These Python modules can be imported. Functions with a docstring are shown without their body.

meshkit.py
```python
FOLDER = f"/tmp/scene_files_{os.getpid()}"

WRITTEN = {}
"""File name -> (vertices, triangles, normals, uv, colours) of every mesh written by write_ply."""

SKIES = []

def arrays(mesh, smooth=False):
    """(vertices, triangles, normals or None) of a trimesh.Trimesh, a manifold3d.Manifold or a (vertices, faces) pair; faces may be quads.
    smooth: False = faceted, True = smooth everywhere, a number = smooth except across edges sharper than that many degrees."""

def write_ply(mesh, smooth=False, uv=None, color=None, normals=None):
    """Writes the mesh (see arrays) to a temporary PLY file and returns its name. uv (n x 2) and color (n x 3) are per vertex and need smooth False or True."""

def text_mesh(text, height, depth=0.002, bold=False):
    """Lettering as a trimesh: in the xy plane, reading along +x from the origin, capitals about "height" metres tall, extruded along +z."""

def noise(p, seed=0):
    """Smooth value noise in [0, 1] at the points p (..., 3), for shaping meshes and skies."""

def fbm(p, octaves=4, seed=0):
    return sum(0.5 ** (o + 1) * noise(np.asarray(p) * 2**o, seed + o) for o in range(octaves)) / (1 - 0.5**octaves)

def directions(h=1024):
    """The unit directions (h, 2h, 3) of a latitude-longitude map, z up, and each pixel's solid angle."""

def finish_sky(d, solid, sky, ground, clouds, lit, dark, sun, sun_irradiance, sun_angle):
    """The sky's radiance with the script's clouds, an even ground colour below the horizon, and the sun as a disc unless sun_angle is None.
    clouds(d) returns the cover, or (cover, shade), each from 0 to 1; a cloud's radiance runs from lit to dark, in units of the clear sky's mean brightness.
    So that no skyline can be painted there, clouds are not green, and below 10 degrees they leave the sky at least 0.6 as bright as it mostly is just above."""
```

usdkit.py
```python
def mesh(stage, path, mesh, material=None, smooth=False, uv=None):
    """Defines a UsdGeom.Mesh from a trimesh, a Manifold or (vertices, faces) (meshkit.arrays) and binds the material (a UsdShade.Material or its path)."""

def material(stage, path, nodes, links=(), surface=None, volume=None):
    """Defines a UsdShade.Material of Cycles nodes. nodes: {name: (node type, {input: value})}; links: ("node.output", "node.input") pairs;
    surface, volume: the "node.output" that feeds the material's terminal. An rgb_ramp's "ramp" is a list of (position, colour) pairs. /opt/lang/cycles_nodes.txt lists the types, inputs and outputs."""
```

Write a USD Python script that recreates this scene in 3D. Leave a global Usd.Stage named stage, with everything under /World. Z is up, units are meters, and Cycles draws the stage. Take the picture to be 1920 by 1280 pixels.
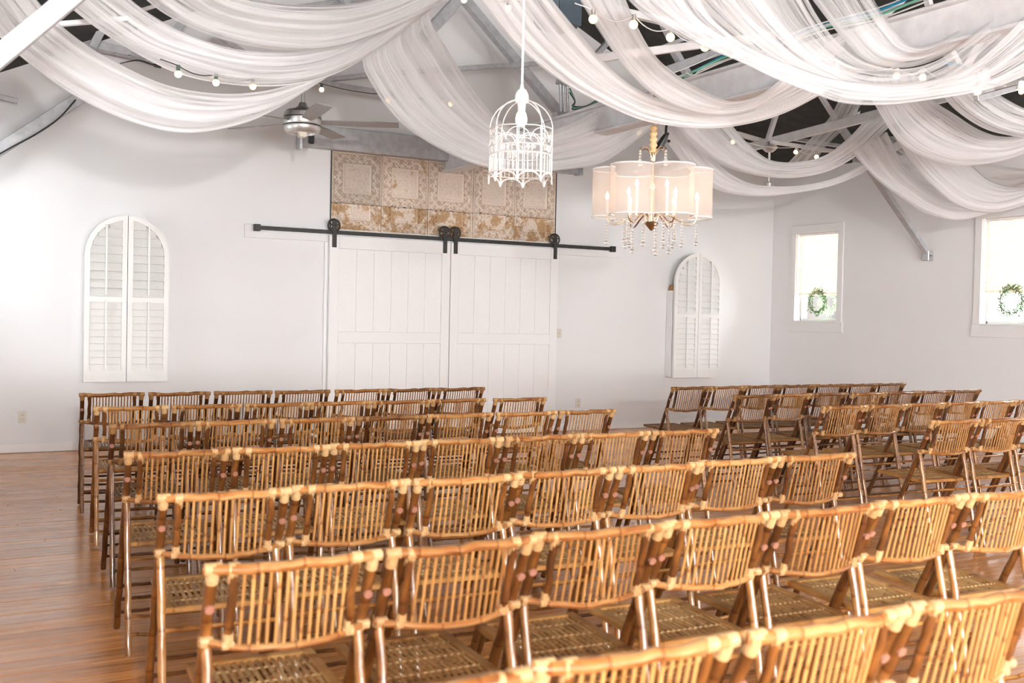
import math, random
import numpy as np
import trimesh, usdkit, meshkit
from pxr import Usd, UsdGeom, UsdLux, UsdShade, Gf, Sdf, Vt
from shapely.geometry import Polygon, Point, LineString, box as sbox
from shapely.ops import unary_union
from shapely import affinity

random.seed(7)
RNG = np.random.default_rng(7)
stage = Usd.Stage.CreateInMemory()
UsdGeom.SetStageUpAxis(stage, UsdGeom.Tokens.z)
UsdGeom.SetStageMetersPerUnit(stage, 1.0)
UsdGeom.Xform.Define(stage, '/World')
UsdGeom.Scope.Define(stage, '/World/Looks')

# ------------------------------------------------------------------ camera
FPX, YAW, PITCH, ROLL, EYE = 1980.68, 0.512097, -0.0220734, 0.0208777, 1.5
def cam_axes():
    cy, sy = math.cos(YAW), math.sin(YAW)
    r, f0, u = np.array([cy, -sy, 0]), np.array([sy, cy, 0]), np.array([0, 0, 1.0])
    f = f0 * math.cos(PITCH) + u * math.sin(PITCH)
    u2 = u * math.cos(PITCH) - f0 * math.sin(PITCH)
    return r * math.cos(ROLL) + u2 * math.sin(ROLL), u2 * math.cos(ROLL) - r * math.sin(ROLL), f
CR, CU, CF = cam_axes()
cam = UsdGeom.Camera.Define(stage, '/World/camera')
m = Gf.Matrix4d(*CR, 0, *CU, 0, *(-CF), 0, 0, 0, EYE, 1)
cam.AddTransformOp().Set(m)
cam.CreateHorizontalApertureAttr(36.0)
cam.CreateVerticalApertureAttr(24.0)
cam.CreateFocalLengthAttr(36.0 * FPX / 1920)
cam.CreateClippingRangeAttr(Gf.Vec2f(0.05, 200))
cam.CreateFStopAttr(3.5)
cam.CreateFocusDistanceAttr(9.5)
cam.CreateExposureAttr(0.0)

# ------------------------------------------------------------------ light
dome = UsdLux.DomeLight.Define(stage, '/World/sky')
dome.CreateIntensityAttr(5.0)
dome.CreateColorAttr(Gf.Vec3f(0.93, 0.97, 1.0))
def rect_light(name, c, d, w, h, power, color=(1, 1, 1)):
    """Soft daylight coming through an opening: at c, facing d; w along the horizontal, h up."""
    d = np.array(d, float); d /= np.linalg.norm(d)
    x = np.cross([0, 0, 1.0], -d); x /= np.linalg.norm(x); y = np.cross(-d, x)
    L = UsdLux.RectLight.Define(stage, '/World/' + name)
    L.AddTransformOp().Set(Gf.Matrix4d(*x, 0, *y, 0, *(-d), 0, *map(float, c), 1))
    L.CreateWidthAttr(w); L.CreateHeightAttr(h); L.CreateIntensityAttr(power); L.CreateColorAttr(Gf.Vec3f(*color))
COOL, WARM = (0.92, 0.97, 1.0), (1.0, 0.985, 0.97)
for k, y in enumerate((11.09, 7.98, 4.87, 1.76, -1.35)):      # daylight outside the windows of the two long walls
    rect_light(f'daylight_right_{k}', (11.62, y, 2.17), (-1, 0, 0), 1.0, 1.5, (12, 11, 12, 12, 12)[k], COOL)
    rect_light(f'daylight_left_{k}', (-0.9, y, 2.0), (1, 0, 0), 1.0, 1.7, (1.2, 7.5, 0.9, 11, 24)[k], COOL)
for k, x in enumerate((1.0, 4.2, 7.4)):                       # fill lamps added out of view, outside made-up rear openings
    rect_light(f'daylight_rear_{k}', (x, -6.45, 1.75), (0, 1, 0.10), 2.4, 2.2, 25, WARM)
flash = UsdLux.SphereLight.Define(stage, '/World/flash')      # the photographer's raised flash
flash.AddTranslateOp().Set((-0.3, -3.6, 2.3)); flash.CreateRadiusAttr(0.12)
flash.CreateIntensityAttr(3300); flash.CreateColorAttr(Gf.Vec3f(1.0, 0.98, 0.96))

# ------------------------------------------------------------------ helpers
USED = {}
def numbered(parent, name):
    k = USED.get((parent, name), -1) + 1
    USED[(parent, name)] = k
    return f'{parent}/{name}' if k == 0 else f'{parent}/{name}_{k:03d}'
def path_of(parent):
    return '/World' if parent is None else str(parent.GetPath())
def tag(o, label=None, cat=None, group=None, kind=None):
    for k, v in (('label', label), ('category', cat), ('group', group), ('kind', kind)):
        if v: o.SetCustomDataByKey(k, v)
    return o
def thing(name, label=None, cat=None, loc=(0, 0, 0), rz=0.0, group=None, parent=None, kind=None):
    x = UsdGeom.Xform.Define(stage, numbered(path_of(parent), name))
    if parent is None or any(loc) or rz:
        x.AddTranslateOp().Set(Gf.Vec3d(*map(float, loc))); x.AddRotateZOp().Set(float(rz))
    return tag(x.GetPrim(), label, cat, group, kind)
def put(name, mesh, mat, parent=None, smooth=False, uv=None, label=None, cat=None, group=None, kind=None):
    if isinstance(mesh, tuple) and len(mesh) == 3:
        uv, mesh = mesh[2], mesh[:2]
    p = usdkit.mesh(stage, numbered(path_of(parent), name), mesh, mat, smooth=smooth, uv=uv).GetPrim()
    return tag(p, label, cat, group, kind)
def copy_thing(src, loc, rz, label=None, group=None):
    was = src.GetCustomData()
    t = thing(src.GetName().rstrip('0123456789').rstrip('_'), label or was.get('label'), was.get('category'), loc, rz, group or was.get('group'))
    t.GetReferences().AddInternalReference(src.GetPath()); t.SetInstanceable(True)
    return t
def P(px, py, Y):
    """The point of the plane y = Y that the photograph shows at this pixel."""
    d = CR * (px - 960) / FPX - CU * (py - 640) / FPX + CF
    return np.array([0, 0, EYE]) + d * (Y / d[1])

_cb = None
def cbox(lo, hi, c=0.004):
    """Box with chamfered edges."""
    global _cb
    lo, hi = np.minimum(lo, hi).astype(float), np.maximum(lo, hi).astype(float)
    sg = np.array([(a, b, d) for a in (-1, 1) for b in (-1, 1) for d in (-1, 1)], float)
    if _cb is None:
        u = np.concatenate([sg * (1 - 0.2 * (np.arange(3) != k)) for k in range(3)])
        h = trimesh.convex.convex_hull(u)
        idx = [int(np.argmin(((u - v) ** 2).sum(1))) for v in h.vertices]
        _cb = np.array(idx)[h.faces]
    half = (hi - lo) / 2
    c = min(c, half.min() * 0.6)
    v = np.concatenate([sg * (half - c * (np.arange(3) != k)) for k in range(3)])
    return v + (hi + lo) / 2, _cb
_bf = np.array([[0, 1, 3], [0, 3, 2], [4, 6, 7], [4, 7, 5], [0, 4, 5], [0, 5, 1], [2, 3, 7], [2, 7, 6], [0, 2, 6], [0, 6, 4], [1, 5, 7], [1, 7, 3]])
def pbox(lo, hi):
    return np.array([(x, y, z) for x in (lo[0], hi[0]) for y in (lo[1], hi[1]) for z in (lo[2], hi[2])], float), _bf
def join(*ms):
    V, F, U, n, hasuv = [], [], [], 0, all(len(m) == 3 for m in ms)
    for m in ms:
        V.append(m[0]); F.append(np.asarray(m[1]) + n); n += len(m[0])
        if hasuv: U.append(m[2])
    return (np.concatenate(V), np.concatenate(F), np.concatenate(U)) if hasuv else (np.concatenate(V), np.concatenate(F))
def bar(a, b, w, h=None, c=0.004, up=(0, 0, 1)):
    """Square bar from a to b, w wide and h deep."""
    a, b = np.asarray(a, float), np.asarray(b, float); h = h or w
    d = b - a; L = np.linalg.norm(d); d /= L
    s = np.cross(d, up)
    if np.linalg.norm(s) < 1e-3: s = np.cross(d, (0, 1, 0))
    s /= np.linalg.norm(s); u = np.cross(s, d)
    v, f = cbox((0, -w / 2, -h / 2), (L, w / 2, h / 2), c)
    M = np.stack([d, -s, u])
    return v @ M + a, f
def tube(pts, r, n=10, caps=True, flat=1.0):
    """Tube through pts with uv (u around, v metres along); r a number or one per point."""
    pts = np.asarray(pts, float); k = len(pts); r = np.broadcast_to(r, k)
    t = np.gradient(pts, axis=0); t /= np.linalg.norm(t, axis=1, keepdims=True)
    ref = np.array([0, 0, 1.0]) if abs(t[0, 2]) < 0.9 else np.array([0, 1.0, 0])
    V = []
    s = np.cross(t[0], ref)
    for i in range(k):
        s = s - t[i] * (s @ t[i]); s /= np.linalg.norm(s); u = np.cross(s, t[i])
        a = np.linspace(0, 2 * np.pi, n + 1)
        V.append(pts[i] + r[i] * (np.cos(a)[:, None] * s + flat * np.sin(a)[:, None] * u))
    V = np.concatenate(V); L = np.concatenate([[0], np.cumsum(np.linalg.norm(np.diff(pts, axis=0), axis=1))])
    U = np.stack(np.meshgrid(np.linspace(0, 1, n + 1), L), -1).reshape(-1, 2)
    F = []
    for i in range(k - 1):
        for j in range(n):
            a, b, c, d = i * (n + 1) + j, i * (n + 1) + j + 1, (i + 1) * (n + 1) + j + 1, (i + 1) * (n + 1) + j
            F += [(a, b, c), (a, c, d)]
    F = np.array(F)[:, ::-1]
    if caps:
        for i, rev in ((0, 1), (k - 1, 0)):
            base = len(V)
            V = np.vstack([V, V[i * (n + 1): i * (n + 1) + n], pts[i]]); U = np.vstack([U, np.repeat([[0.5, L[i]]], n + 1, 0)])
            fc = np.array([(base + j, base + (j + 1) % n, base + n) for j in range(n)])
            F = np.vstack([F, fc if rev else fc[:, ::-1]])
    return V, F, U
def spline(pts, n):
    pts = np.asarray(pts, float); k = len(pts)
    t = np.linspace(0, k - 1, n); i = np.clip(t.astype(int), 0, k - 2); f = (t - i)[:, None]
    g = lambda j: pts[np.clip(j, 0, k - 1)]
    p0, p1, p2, p3 = np.where((i > 0)[:, None], g(i - 1), 2 * g(i) - g(i + 1)), g(i), g(i + 1), np.where((i + 2 < k)[:, None], g(i + 2), 2 * g(i + 1) - g(i))
    return 0.5 * (2 * p1 + (p2 - p0) * f + (2 * p0 - 5 * p1 + 4 * p2 - p3) * f ** 2 + (3 * p1 - p0 - 3 * p2 + p3) * f ** 3)
def lathe(prof, n=24, c=(0, 0, 0)):
    """prof: (r, z) pairs, bottom to top."""
    prof = np.asarray(prof, float); a = np.linspace(0, 2 * np.pi, n, endpoint=False); k = len(prof)
    V = np.stack([prof[:, None, 0] * np.cos(a), prof[:, None, 0] * np.sin(a), np.repeat(prof[:, 1:2], n, 1)], -1).reshape(-1, 3) + np.asarray(c, float)
    F = []
    for i in range(k - 1):
        for j in range(n):
            p, q = i * n + j, i * n + (j + 1) % n
            F += [(p, q, q + n), (p, q + n, p + n)]
    return V, np.array(F)
def ball(c, r, sub=2):
    s = trimesh.creation.icosphere(sub, r); return np.array(s.vertices) + np.asarray(c, float), np.array(s.faces)
def extrude(poly, y0, y1):
    """Polygon in (x, z) made solid from y0 to y1."""
    out = []
    for g in getattr(poly, 'geoms', [poly]):
        e = trimesh.creation.extrude_polygon(g, abs(y1 - y0))
        v = np.array(e.vertices); out.append((np.stack([v[:, 0], min(y0, y1) + v[:, 2], v[:, 1]], 1), np.array(e.faces)[:, ::-1]))
    return join(*out)
def ring(c, R, r, n=32, m=6, axis='z'):
    a = np.linspace(0, 2 * np.pi, n + 1); p = np.stack([np.cos(a) * R, np.sin(a) * R, 0 * a], 1)
    if axis == 'y': p = p[:, [0, 2, 1]]
    if axis == 'x': p = p[:, [2, 0, 1]]
    return tube(p + np.asarray(c, float), r, m, caps=False)

# ------------------------------------------------------------------ materials
def mat(name, nodes, links=(), surface='p.BSDF'):
    return usdkit.material(stage, '/World/Looks/' + name, nodes, links, surface=surface)
def plain(name, color, rough=0.5, metal=0.0, bump=0.0, scale=40.0, vary=0.06, **kw):
    """Principled colour with a little noise in tone and relief."""
    c = np.array(color, float)
    nodes = {'tc': ('texture_coordinate', {}), 'n': ('noise_texture', {'scale': scale, 'detail': 3.0}),
             'r': ('rgb_ramp', {'ramp': [(0.3, tuple(c * (1 - vary))), (0.7, tuple(np.minimum(c * (1 + vary), 1)))]}),
             'p': ('principled_bsdf', {'roughness': rough, 'metallic': metal, **kw})}
    links = [('tc.object', 'n.vector'), ('n.fac', 'r.fac'), ('r.color', 'p.base_color')]
    if bump:
        nodes['b'] = ('bump', {'strength': bump, 'distance': 0.002}); links += [('n.fac', 'b.height'), ('b.normal', 'p.normal')]
    return mat(name, nodes, links)
M = {}
M['wall'] = plain('wall_paint', (0.758, 0.756, 0.762), 0.6, bump=0.15, scale=60, vary=0.012)
M['wall_side'] = plain('wall_paint_side', (0.80, 0.785, 0.79), 0.6, bump=0.15, scale=60, vary=0.012)
M['white'] = plain('white_gloss_paint', (0.80, 0.79, 0.785), 0.35, bump=0.05, scale=30, vary=0.012)
M['shutter'] = plain('shutter_paint', (0.765, 0.755, 0.735), 0.4, vary=0.015)
M['door'] = plain('door_paint', (0.81, 0.798, 0.797), 0.4, vary=0.012)
M['deck'] = plain('roof_felt', (0.030, 0.030, 0.027), 0.85, bump=0.3, scale=8, vary=0.3)
M['steel'] = plain('painted_steel', (0.48, 0.49, 0.51), 0.4, 0.25, bump=0.2, scale=14, vary=0.12)
M['beam'] = plain('white_beam_paint', (0.66, 0.65, 0.66), 0.45, 0.0, bump=0.2, scale=10, vary=0.08)
M['galv'] = plain('galvanised_steel', (0.55, 0.56, 0.58), 0.35, 0.8, bump=0.1, scale=50, vary=0.15)
M['iron'] = plain('black_iron', (0.035, 0.033, 0.031), 0.5, 0.3, bump=0.1, scale=80, vary=0.2)
M['black'] = plain('black_plastic', (0.012, 0.012, 0.012), 0.4, vary=0.2)
M['ivory'] = plain('ivory_plastic', (0.66, 0.61, 0.53), 0.4, vary=0.02)
M['nickel'] = plain('brushed_nickel', (0.56, 0.53, 0.51), 0.4, 0.75, vary=0.05, scale=90)
M['blade'] = plain('fan_blade_grey', (0.30, 0.28, 0.27), 0.45, 0.0, vary=0.08)
M['cagewire'] = plain('white_wire', (0.74, 0.71, 0.69), 0.4, vary=0.01)
M['cord'] = plain('white_cord', (0.85, 0.85, 0.85), 0.5, vary=0.01)
M['gold'] = plain('champagne_metal', (0.72, 0.55, 0.38), 0.22, 1.0, vary=0.04)
M['jute'] = plain('jute_cover', (0.60, 0.40, 0.21), 0.9, bump=0.5, scale=60, vary=0.2)
M['teal'] = plain('grey_blue_plastic', (0.075, 0.105, 0.13), 0.5, vary=0.06)
M['wire_blue'] = plain('blue_cable', (0.03, 0.30, 0.50), 0.5)
M['wire_green'] = plain('green_cable', (0.20, 0.55, 0.42), 0.5)
M['wire_dark'] = plain('dark_cable', (0.03, 0.035, 0.032), 0.5)
M['socket'] = plain('dark_socket', (0.06, 0.10, 0.08), 0.5)
M['foliage'] = plain('wreath_leaves', (0.18, 0.31, 0.14), 0.6, vary=0.35, scale=25)
M['twig'] = plain('wreath_twig', (0.22, 0.13, 0.07), 0.8, vary=0.2)
M['woodblock'] = plain('wood_block', (0.38, 0.20, 0.08), 0.55, vary=0.2, scale=20)
def emit(name, color, strength):
    return mat(name, {'e': ('emission', {'color': color, 'strength': strength})}, surface='e.emission')
M['bulb'] = emit('warm_bulb', (1.0, 0.70, 0.40), 2.6)
M['candle'] = emit('candle_bulb', (1.0, 0.80, 0.58), 26.0)
M['cagebulb'] = emit('cage_bulb', (1.0, 0.92, 0.82), 6.0)
M['crystal'] = mat('crystal', {'p': ('principled_bsdf', {'base_color': (0.97, 0.96, 0.95), 'roughness': 0.03, 'transmission_weight': 0.9, 'ior': 1.5})})
M['pane'] = mat('window_pane', {'t': ('transparent_bsdf', {'color': (0.97, 0.98, 0.98)}), 'g': ('glossy_bsdf', {'color': (1, 1, 1), 'roughness': 0.02}),
                'f': ('fresnel', {'IOR': 1.45}), 'm': ('mix_closure', {})}, [('f.fac', 'm.fac'), ('t.BSDF', 'm.closure1'), ('g.BSDF', 'm.closure2')], surface='m.closure')
# woven blind: lets daylight through, threads running both ways
M['blind'] = mat('woven_blind', {'tc': ('texture_coordinate', {}), 'mp': ('mapping', {'scale': (8, 8, 90)}), 'n': ('noise_texture', {'scale': 3.0, 'detail': 3.0}),
                 'r': ('rgb_ramp', {'ramp': [(0.3, (0.50, 0.40, 0.31)), (0.62, (0.90, 0.82, 0.73))]}),
                 'd': ('diffuse_bsdf', {}), 'tl': ('translucent_bsdf', {}), 'tp': ('transparent_bsdf', {'color': (1, 0.97, 0.93)}),
                 'a': ('mix_closure', {'fac': 0.4}), 'b': ('mix_closure', {'fac': 0.03})},
                 [('tc.object', 'mp.vector'), ('mp.vector', 'n.vector'), ('n.fac', 'r.fac'), ('r.color', 'd.color'), ('r.color', 'tl.color'),
                  ('d.BSDF', 'a.closure1'), ('tl.BSDF', 'a.closure2'), ('a.closure', 'b.closure1'), ('tp.BSDF', 'b.closure2')], surface='b.closure')
# sheer lamp shade
M['shade'] = mat('sheer_shade', {'tc': ('texture_coordinate', {}), 'w': ('noise_texture', {'scale': 120.0, 'detail': 2.0}),
                 'd': ('diffuse_bsdf', {'color': (0.88, 0.80, 0.75)}), 'tl': ('translucent_bsdf', {'color': (0.94, 0.82, 0.73)}),
                 'tp': ('transparent_bsdf', {'color': (1, 0.96, 0.93)}), 'a': ('mix_closure', {'fac': 0.5}), 'b': ('mix_closure', {'fac': 0.55}),
                 }, [('tc.object', 'w.vector'), ('d.BSDF', 'a.closure1'), ('tl.BSDF', 'a.closure2'), ('a.closure', 'b.closure1'), ('tp.BSDF', 'b.closure2')], surface='b.closure')
# tulle: strands along the length of the swag (uv.x), gaps between them show what lies behind
def tulle(name, lo, hi, color):
    return mat(name, {'tc': ('texture_coordinate', {}), 'mp': ('mapping', {'scale': (0.55, 34.0, 1.0)}), 'n': ('noise_texture', {'scale': 1.0, 'detail': 4.0, 'roughness': 0.62, 'distortion': 0.15}),
             'mp2': ('mapping', {'scale': (2.0, 170.0, 1.0)}), 'n2': ('noise_texture', {'scale': 1.0, 'detail': 1.0}),
             's': ('math', {'math_type': 'multiply_add', 'value2': 0.35, 'value3': -0.175}), 'ad': ('math', {'math_type': 'add'}),
             'mr': ('map_range', {'range_type': 'smoothstep', 'from_min': 0.32, 'from_max': 0.62, 'to_min': lo, 'to_max': hi, 'clamp': True}),
             'd': ('diffuse_bsdf', {'color': color}), 'tl': ('translucent_bsdf', {'color': color}), 'tp': ('transparent_bsdf', {}),
             'a': ('mix_closure', {'fac': 0.55}), 'b': ('mix_closure', {})},
            [('tc.UV', 'mp.vector'), ('mp.vector', 'n.vector'), ('tc.UV', 'mp2.vector'), ('mp2.vector', 'n2.vector'), ('n2.fac', 's.value1'),
             ('n.fac', 'ad.value1'), ('s.value', 'ad.value2'), ('ad.value', 'mr.value'), ('mr.result', 'b.fac'),
             ('d.BSDF', 'a.closure1'), ('tl.BSDF', 'a.closure2'), ('tp.BSDF', 'b.closure1'), ('a.closure', 'b.closure2')], surface='b.closure')
M['tulle'] = tulle('tulle', 0.16, 0.80, (0.975, 0.97, 0.98))
M['tulle_near'] = tulle('tulle_near', 0.07, 0.66, (0.93, 0.935, 0.955))
M['tulle_thin'] = tulle('tulle_thin', 0.04, 0.55, (0.965, 0.965, 0.98))
# bamboo: uv.y runs along the cane in metres; nodes every so often, burnt mottling, varnish
def bamboo(name, pale, mid, dark, burn, rough=0.28, spacing=0.115, coat=0.7, spec=0.5):
    return mat(name, {'tc': ('texture_coordinate', {}), 'oi': ('object_info', {}), 'sx': ('separate_xyz', {}),
        'k': ('math', {'math_type': 'multiply_add', 'value2': 1.0 / spacing}), 'k0': ('math', {'math_type': 'multiply', 'value2': 7.3}), 'fr': ('math', {'math_type': 'fraction'}),
        'rg': ('rgb_ramp', {'ramp': [(0.0, (0.55, 0.42, 0.34)), (0.035, (1.12, 1.1, 1.05)), (0.09, (1, 1, 1)), (0.93, (0.93, 0.9, 0.86)), (1.0, (0.5, 0.36, 0.28))]}),
        'cx': ('combine_xyz', {}), 'mp': ('mapping', {'scale': (1.6, 7.0, 1.0)}), 'n': ('noise_texture', {'scale': 1.0, 'detail': 4.0, 'roughness': 0.6}),
        'r': ('rgb_ramp', {'ramp': [(0.18, dark), (burn, mid), (min(burn + 0.22, 0.95), pale)]}),
        'mp3': ('mapping', {'scale': (40.0, 3.0, 1.0)}), 'n3': ('noise_texture', {'scale': 1.0, 'detail': 2.0}),
        'hv': ('hsv', {'saturation': 1.0, 'hue': 0.5}), 'vv': ('map_range', {'from_min': 0.0, 'from_max': 1.0, 'to_min': 0.82, 'to_max': 1.14}),
        'mx': ('mix_color', {'blend_type': 'multiply', 'fac': 1.0}), 'b': ('bump', {'strength': 0.25, 'distance': 0.001}),
        'p': ('principled_bsdf', {'roughness': rough, 'specular_ior_level': spec, 'coat_weight': coat, 'coat_roughness': 0.08})},
        [('tc.UV', 'sx.vector'), ('oi.random', 'k0.value1'), ('sx.y', 'k.value1'), ('k0.value', 'k.value3'), ('k.value', 'fr.value1'), ('fr.value', 'rg.fac'),
         ('sx.x', 'cx.x'), ('sx.y', 'cx.y'), ('k0.value', 'cx.z'), ('cx.vector', 'mp.vector'), ('mp.vector', 'n.vector'), ('n.fac', 'r.fac'),
         ('tc.UV', 'mp3.vector'), ('mp3.vector', 'n3.vector'), ('n3.fac', 'b.height'),
         ('r.color', 'mx.a'), ('rg.color', 'mx.b'), ('oi.random', 'vv.value'), ('vv.result', 'hv.value'), ('mx.result', 'hv.color'), ('hv.color', 'p.base_color'), ('b.normal', 'p.normal')])
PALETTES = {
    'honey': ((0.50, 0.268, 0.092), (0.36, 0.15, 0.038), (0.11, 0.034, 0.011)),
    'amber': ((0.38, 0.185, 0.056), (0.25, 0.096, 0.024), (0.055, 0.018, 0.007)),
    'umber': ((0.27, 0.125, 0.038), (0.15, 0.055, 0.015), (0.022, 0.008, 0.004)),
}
for k_, (pa, mi, da) in PALETTES.items():
    M[k_ + '_rail'] = bamboo(f'bamboo_{k_}_rail', (pa[0], pa[1] * 1.04, pa[2] * 1.2), (mi[0] * 1.05, mi[1] * 0.95, mi[2]), da, 0.40)
    M[k_ + '_post'] = bamboo(f'bamboo_{k_}_post', (mi[0] * 0.80, mi[1] * 0.74, mi[2] * 0.66), (mi[0] * 0.40, mi[1] * 0.34, mi[2] * 0.30), tuple(np.array(da) * 0.5), 0.50, spacing=0.17)
    M[k_ + '_leg'] = bamboo(f'bamboo_{k_}_leg', tuple(np.array(pa) * 0.95), mi, da, 0.45, 0.13, 0.21)
    M[k_ + '_spindle'] = bamboo(f'bamboo_{k_}_spindle', tuple(np.array(pa) * 1.02), tuple(np.array(mi) * 1.1), mi, 0.3, 0.4, 0.19, 0.25)
    M[k_ + '_slat'] = bamboo(f'bamboo_{k_}_slat', (pa[0] * 1.08, pa[1] * 1.25, pa[2] * 1.5), (pa[0] * 0.75, pa[1] * 0.75, pa[2] * 0.75), tuple(np.array(da) * 1.2), 0.42, 0.5, 0.13, 0.0, 0.3)
    M[k_ + '_seat'] = bamboo(f'bamboo_{k_}_seat', tuple(np.array(pa) * 0.9), (mi[0], mi[1] * 1.05, mi[2]), tuple(np.array(mi) * 0.6), 0.4, 0.5, 0.6, 0.0, 0.25)
for k_, c_ in (('honey', (0.52, 0.325, 0.15)), ('amber', (0.42, 0.24, 0.10)), ('umber', (0.25, 0.125, 0.045))): M[k_ + '_binding'] = plain(f'rattan_binding_{k_}', c_, 0.5, bump=0.5, scale=90, vary=0.18)
M['peg'] = plain('pink_peg', (0.33, 0.15, 0.10), 0.5, vary=0.06)
# floor boards: long grain, each board its own tone, worn varnish
M['board'] = mat('floor_board', {'tc': ('texture_coordinate', {}), 'oi': ('object_info', {}), 'g': ('geometry', {}), 'mp': ('mapping', {'scale': (1.3, 24.0, 24.0)}),
        'n': ('noise_texture', {'scale': 1.6, 'detail': 5.0, 'roughness': 0.6, 'distortion': 0.4}),
        'r': ('rgb_ramp', {'ramp': [(0.25, (0.38, 0.130, 0.036)), (0.45, (0.66, 0.27, 0.085)), (0.7, (0.78, 0.37, 0.135))]}),
        'n2': ('noise_texture', {'scale': 2.2, 'detail': 4.0}), 'rr': ('map_range', {'from_min': 0.3, 'from_max': 0.7, 'to_min': 0.16, 'to_max': 0.34}),
        'ad': ('math', {'math_type': 'add'}), 'vv': ('map_range', {'from_min': 0.0, 'from_max': 2.0, 'to_min': 0.72, 'to_max': 1.18}), 'hv': ('hsv', {'saturation': 1.04, 'hue': 0.5}),
        'b': ('bump', {'strength': 0.12, 'distance': 0.002}),
        'p': ('principled_bsdf', {'coat_weight': 0.15, 'coat_roughness': 0.16, 'specular_ior_level': 0.5})},
        [('tc.object', 'mp.vector'), ('mp.vector', 'n.vector'), ('n.fac', 'r.fac'), ('tc.object', 'n2.vector'), ('n2.fac', 'rr.value'), ('rr.result', 'p.roughness'),
         ('oi.random', 'ad.value1'), ('g.random_per_island', 'ad.value2'), ('ad.value', 'vv.value'), ('vv.result', 'hv.value'), ('r.color', 'hv.color'), ('hv.color', 'p.base_color'),
         ('n.fac', 'b.height'), ('b.normal', 'p.normal')])
M['gap'] = plain('dark_underfloor', (0.05, 0.022, 0.01), 0.9)
# pressed tin: cream paint flaking off rust
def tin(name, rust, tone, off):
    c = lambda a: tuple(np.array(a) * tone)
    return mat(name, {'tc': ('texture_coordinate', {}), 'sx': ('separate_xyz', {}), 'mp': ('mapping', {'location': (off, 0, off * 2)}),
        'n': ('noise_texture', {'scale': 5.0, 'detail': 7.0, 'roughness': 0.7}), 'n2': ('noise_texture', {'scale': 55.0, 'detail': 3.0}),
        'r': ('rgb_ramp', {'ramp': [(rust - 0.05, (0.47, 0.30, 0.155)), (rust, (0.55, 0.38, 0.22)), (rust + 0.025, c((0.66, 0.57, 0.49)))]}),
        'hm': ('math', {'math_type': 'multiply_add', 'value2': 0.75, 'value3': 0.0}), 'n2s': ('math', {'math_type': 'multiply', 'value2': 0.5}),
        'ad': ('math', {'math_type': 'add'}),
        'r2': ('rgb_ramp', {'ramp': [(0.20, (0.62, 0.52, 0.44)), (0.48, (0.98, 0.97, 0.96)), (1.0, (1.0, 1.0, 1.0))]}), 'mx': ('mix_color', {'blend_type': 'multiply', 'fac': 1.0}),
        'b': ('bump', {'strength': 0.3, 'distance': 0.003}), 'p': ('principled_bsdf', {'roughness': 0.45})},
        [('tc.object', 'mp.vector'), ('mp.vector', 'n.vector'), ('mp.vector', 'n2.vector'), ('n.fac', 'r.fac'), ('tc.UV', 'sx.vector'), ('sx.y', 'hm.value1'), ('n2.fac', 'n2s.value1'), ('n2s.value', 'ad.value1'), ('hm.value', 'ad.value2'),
         ('ad.value', 'r2.fac'), ('r.color', 'mx.a'), ('r2.color', 'mx.b'), ('mx.result', 'p.base_color'), ('n.fac', 'b.height'), ('b.normal', 'p.normal')])

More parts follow.
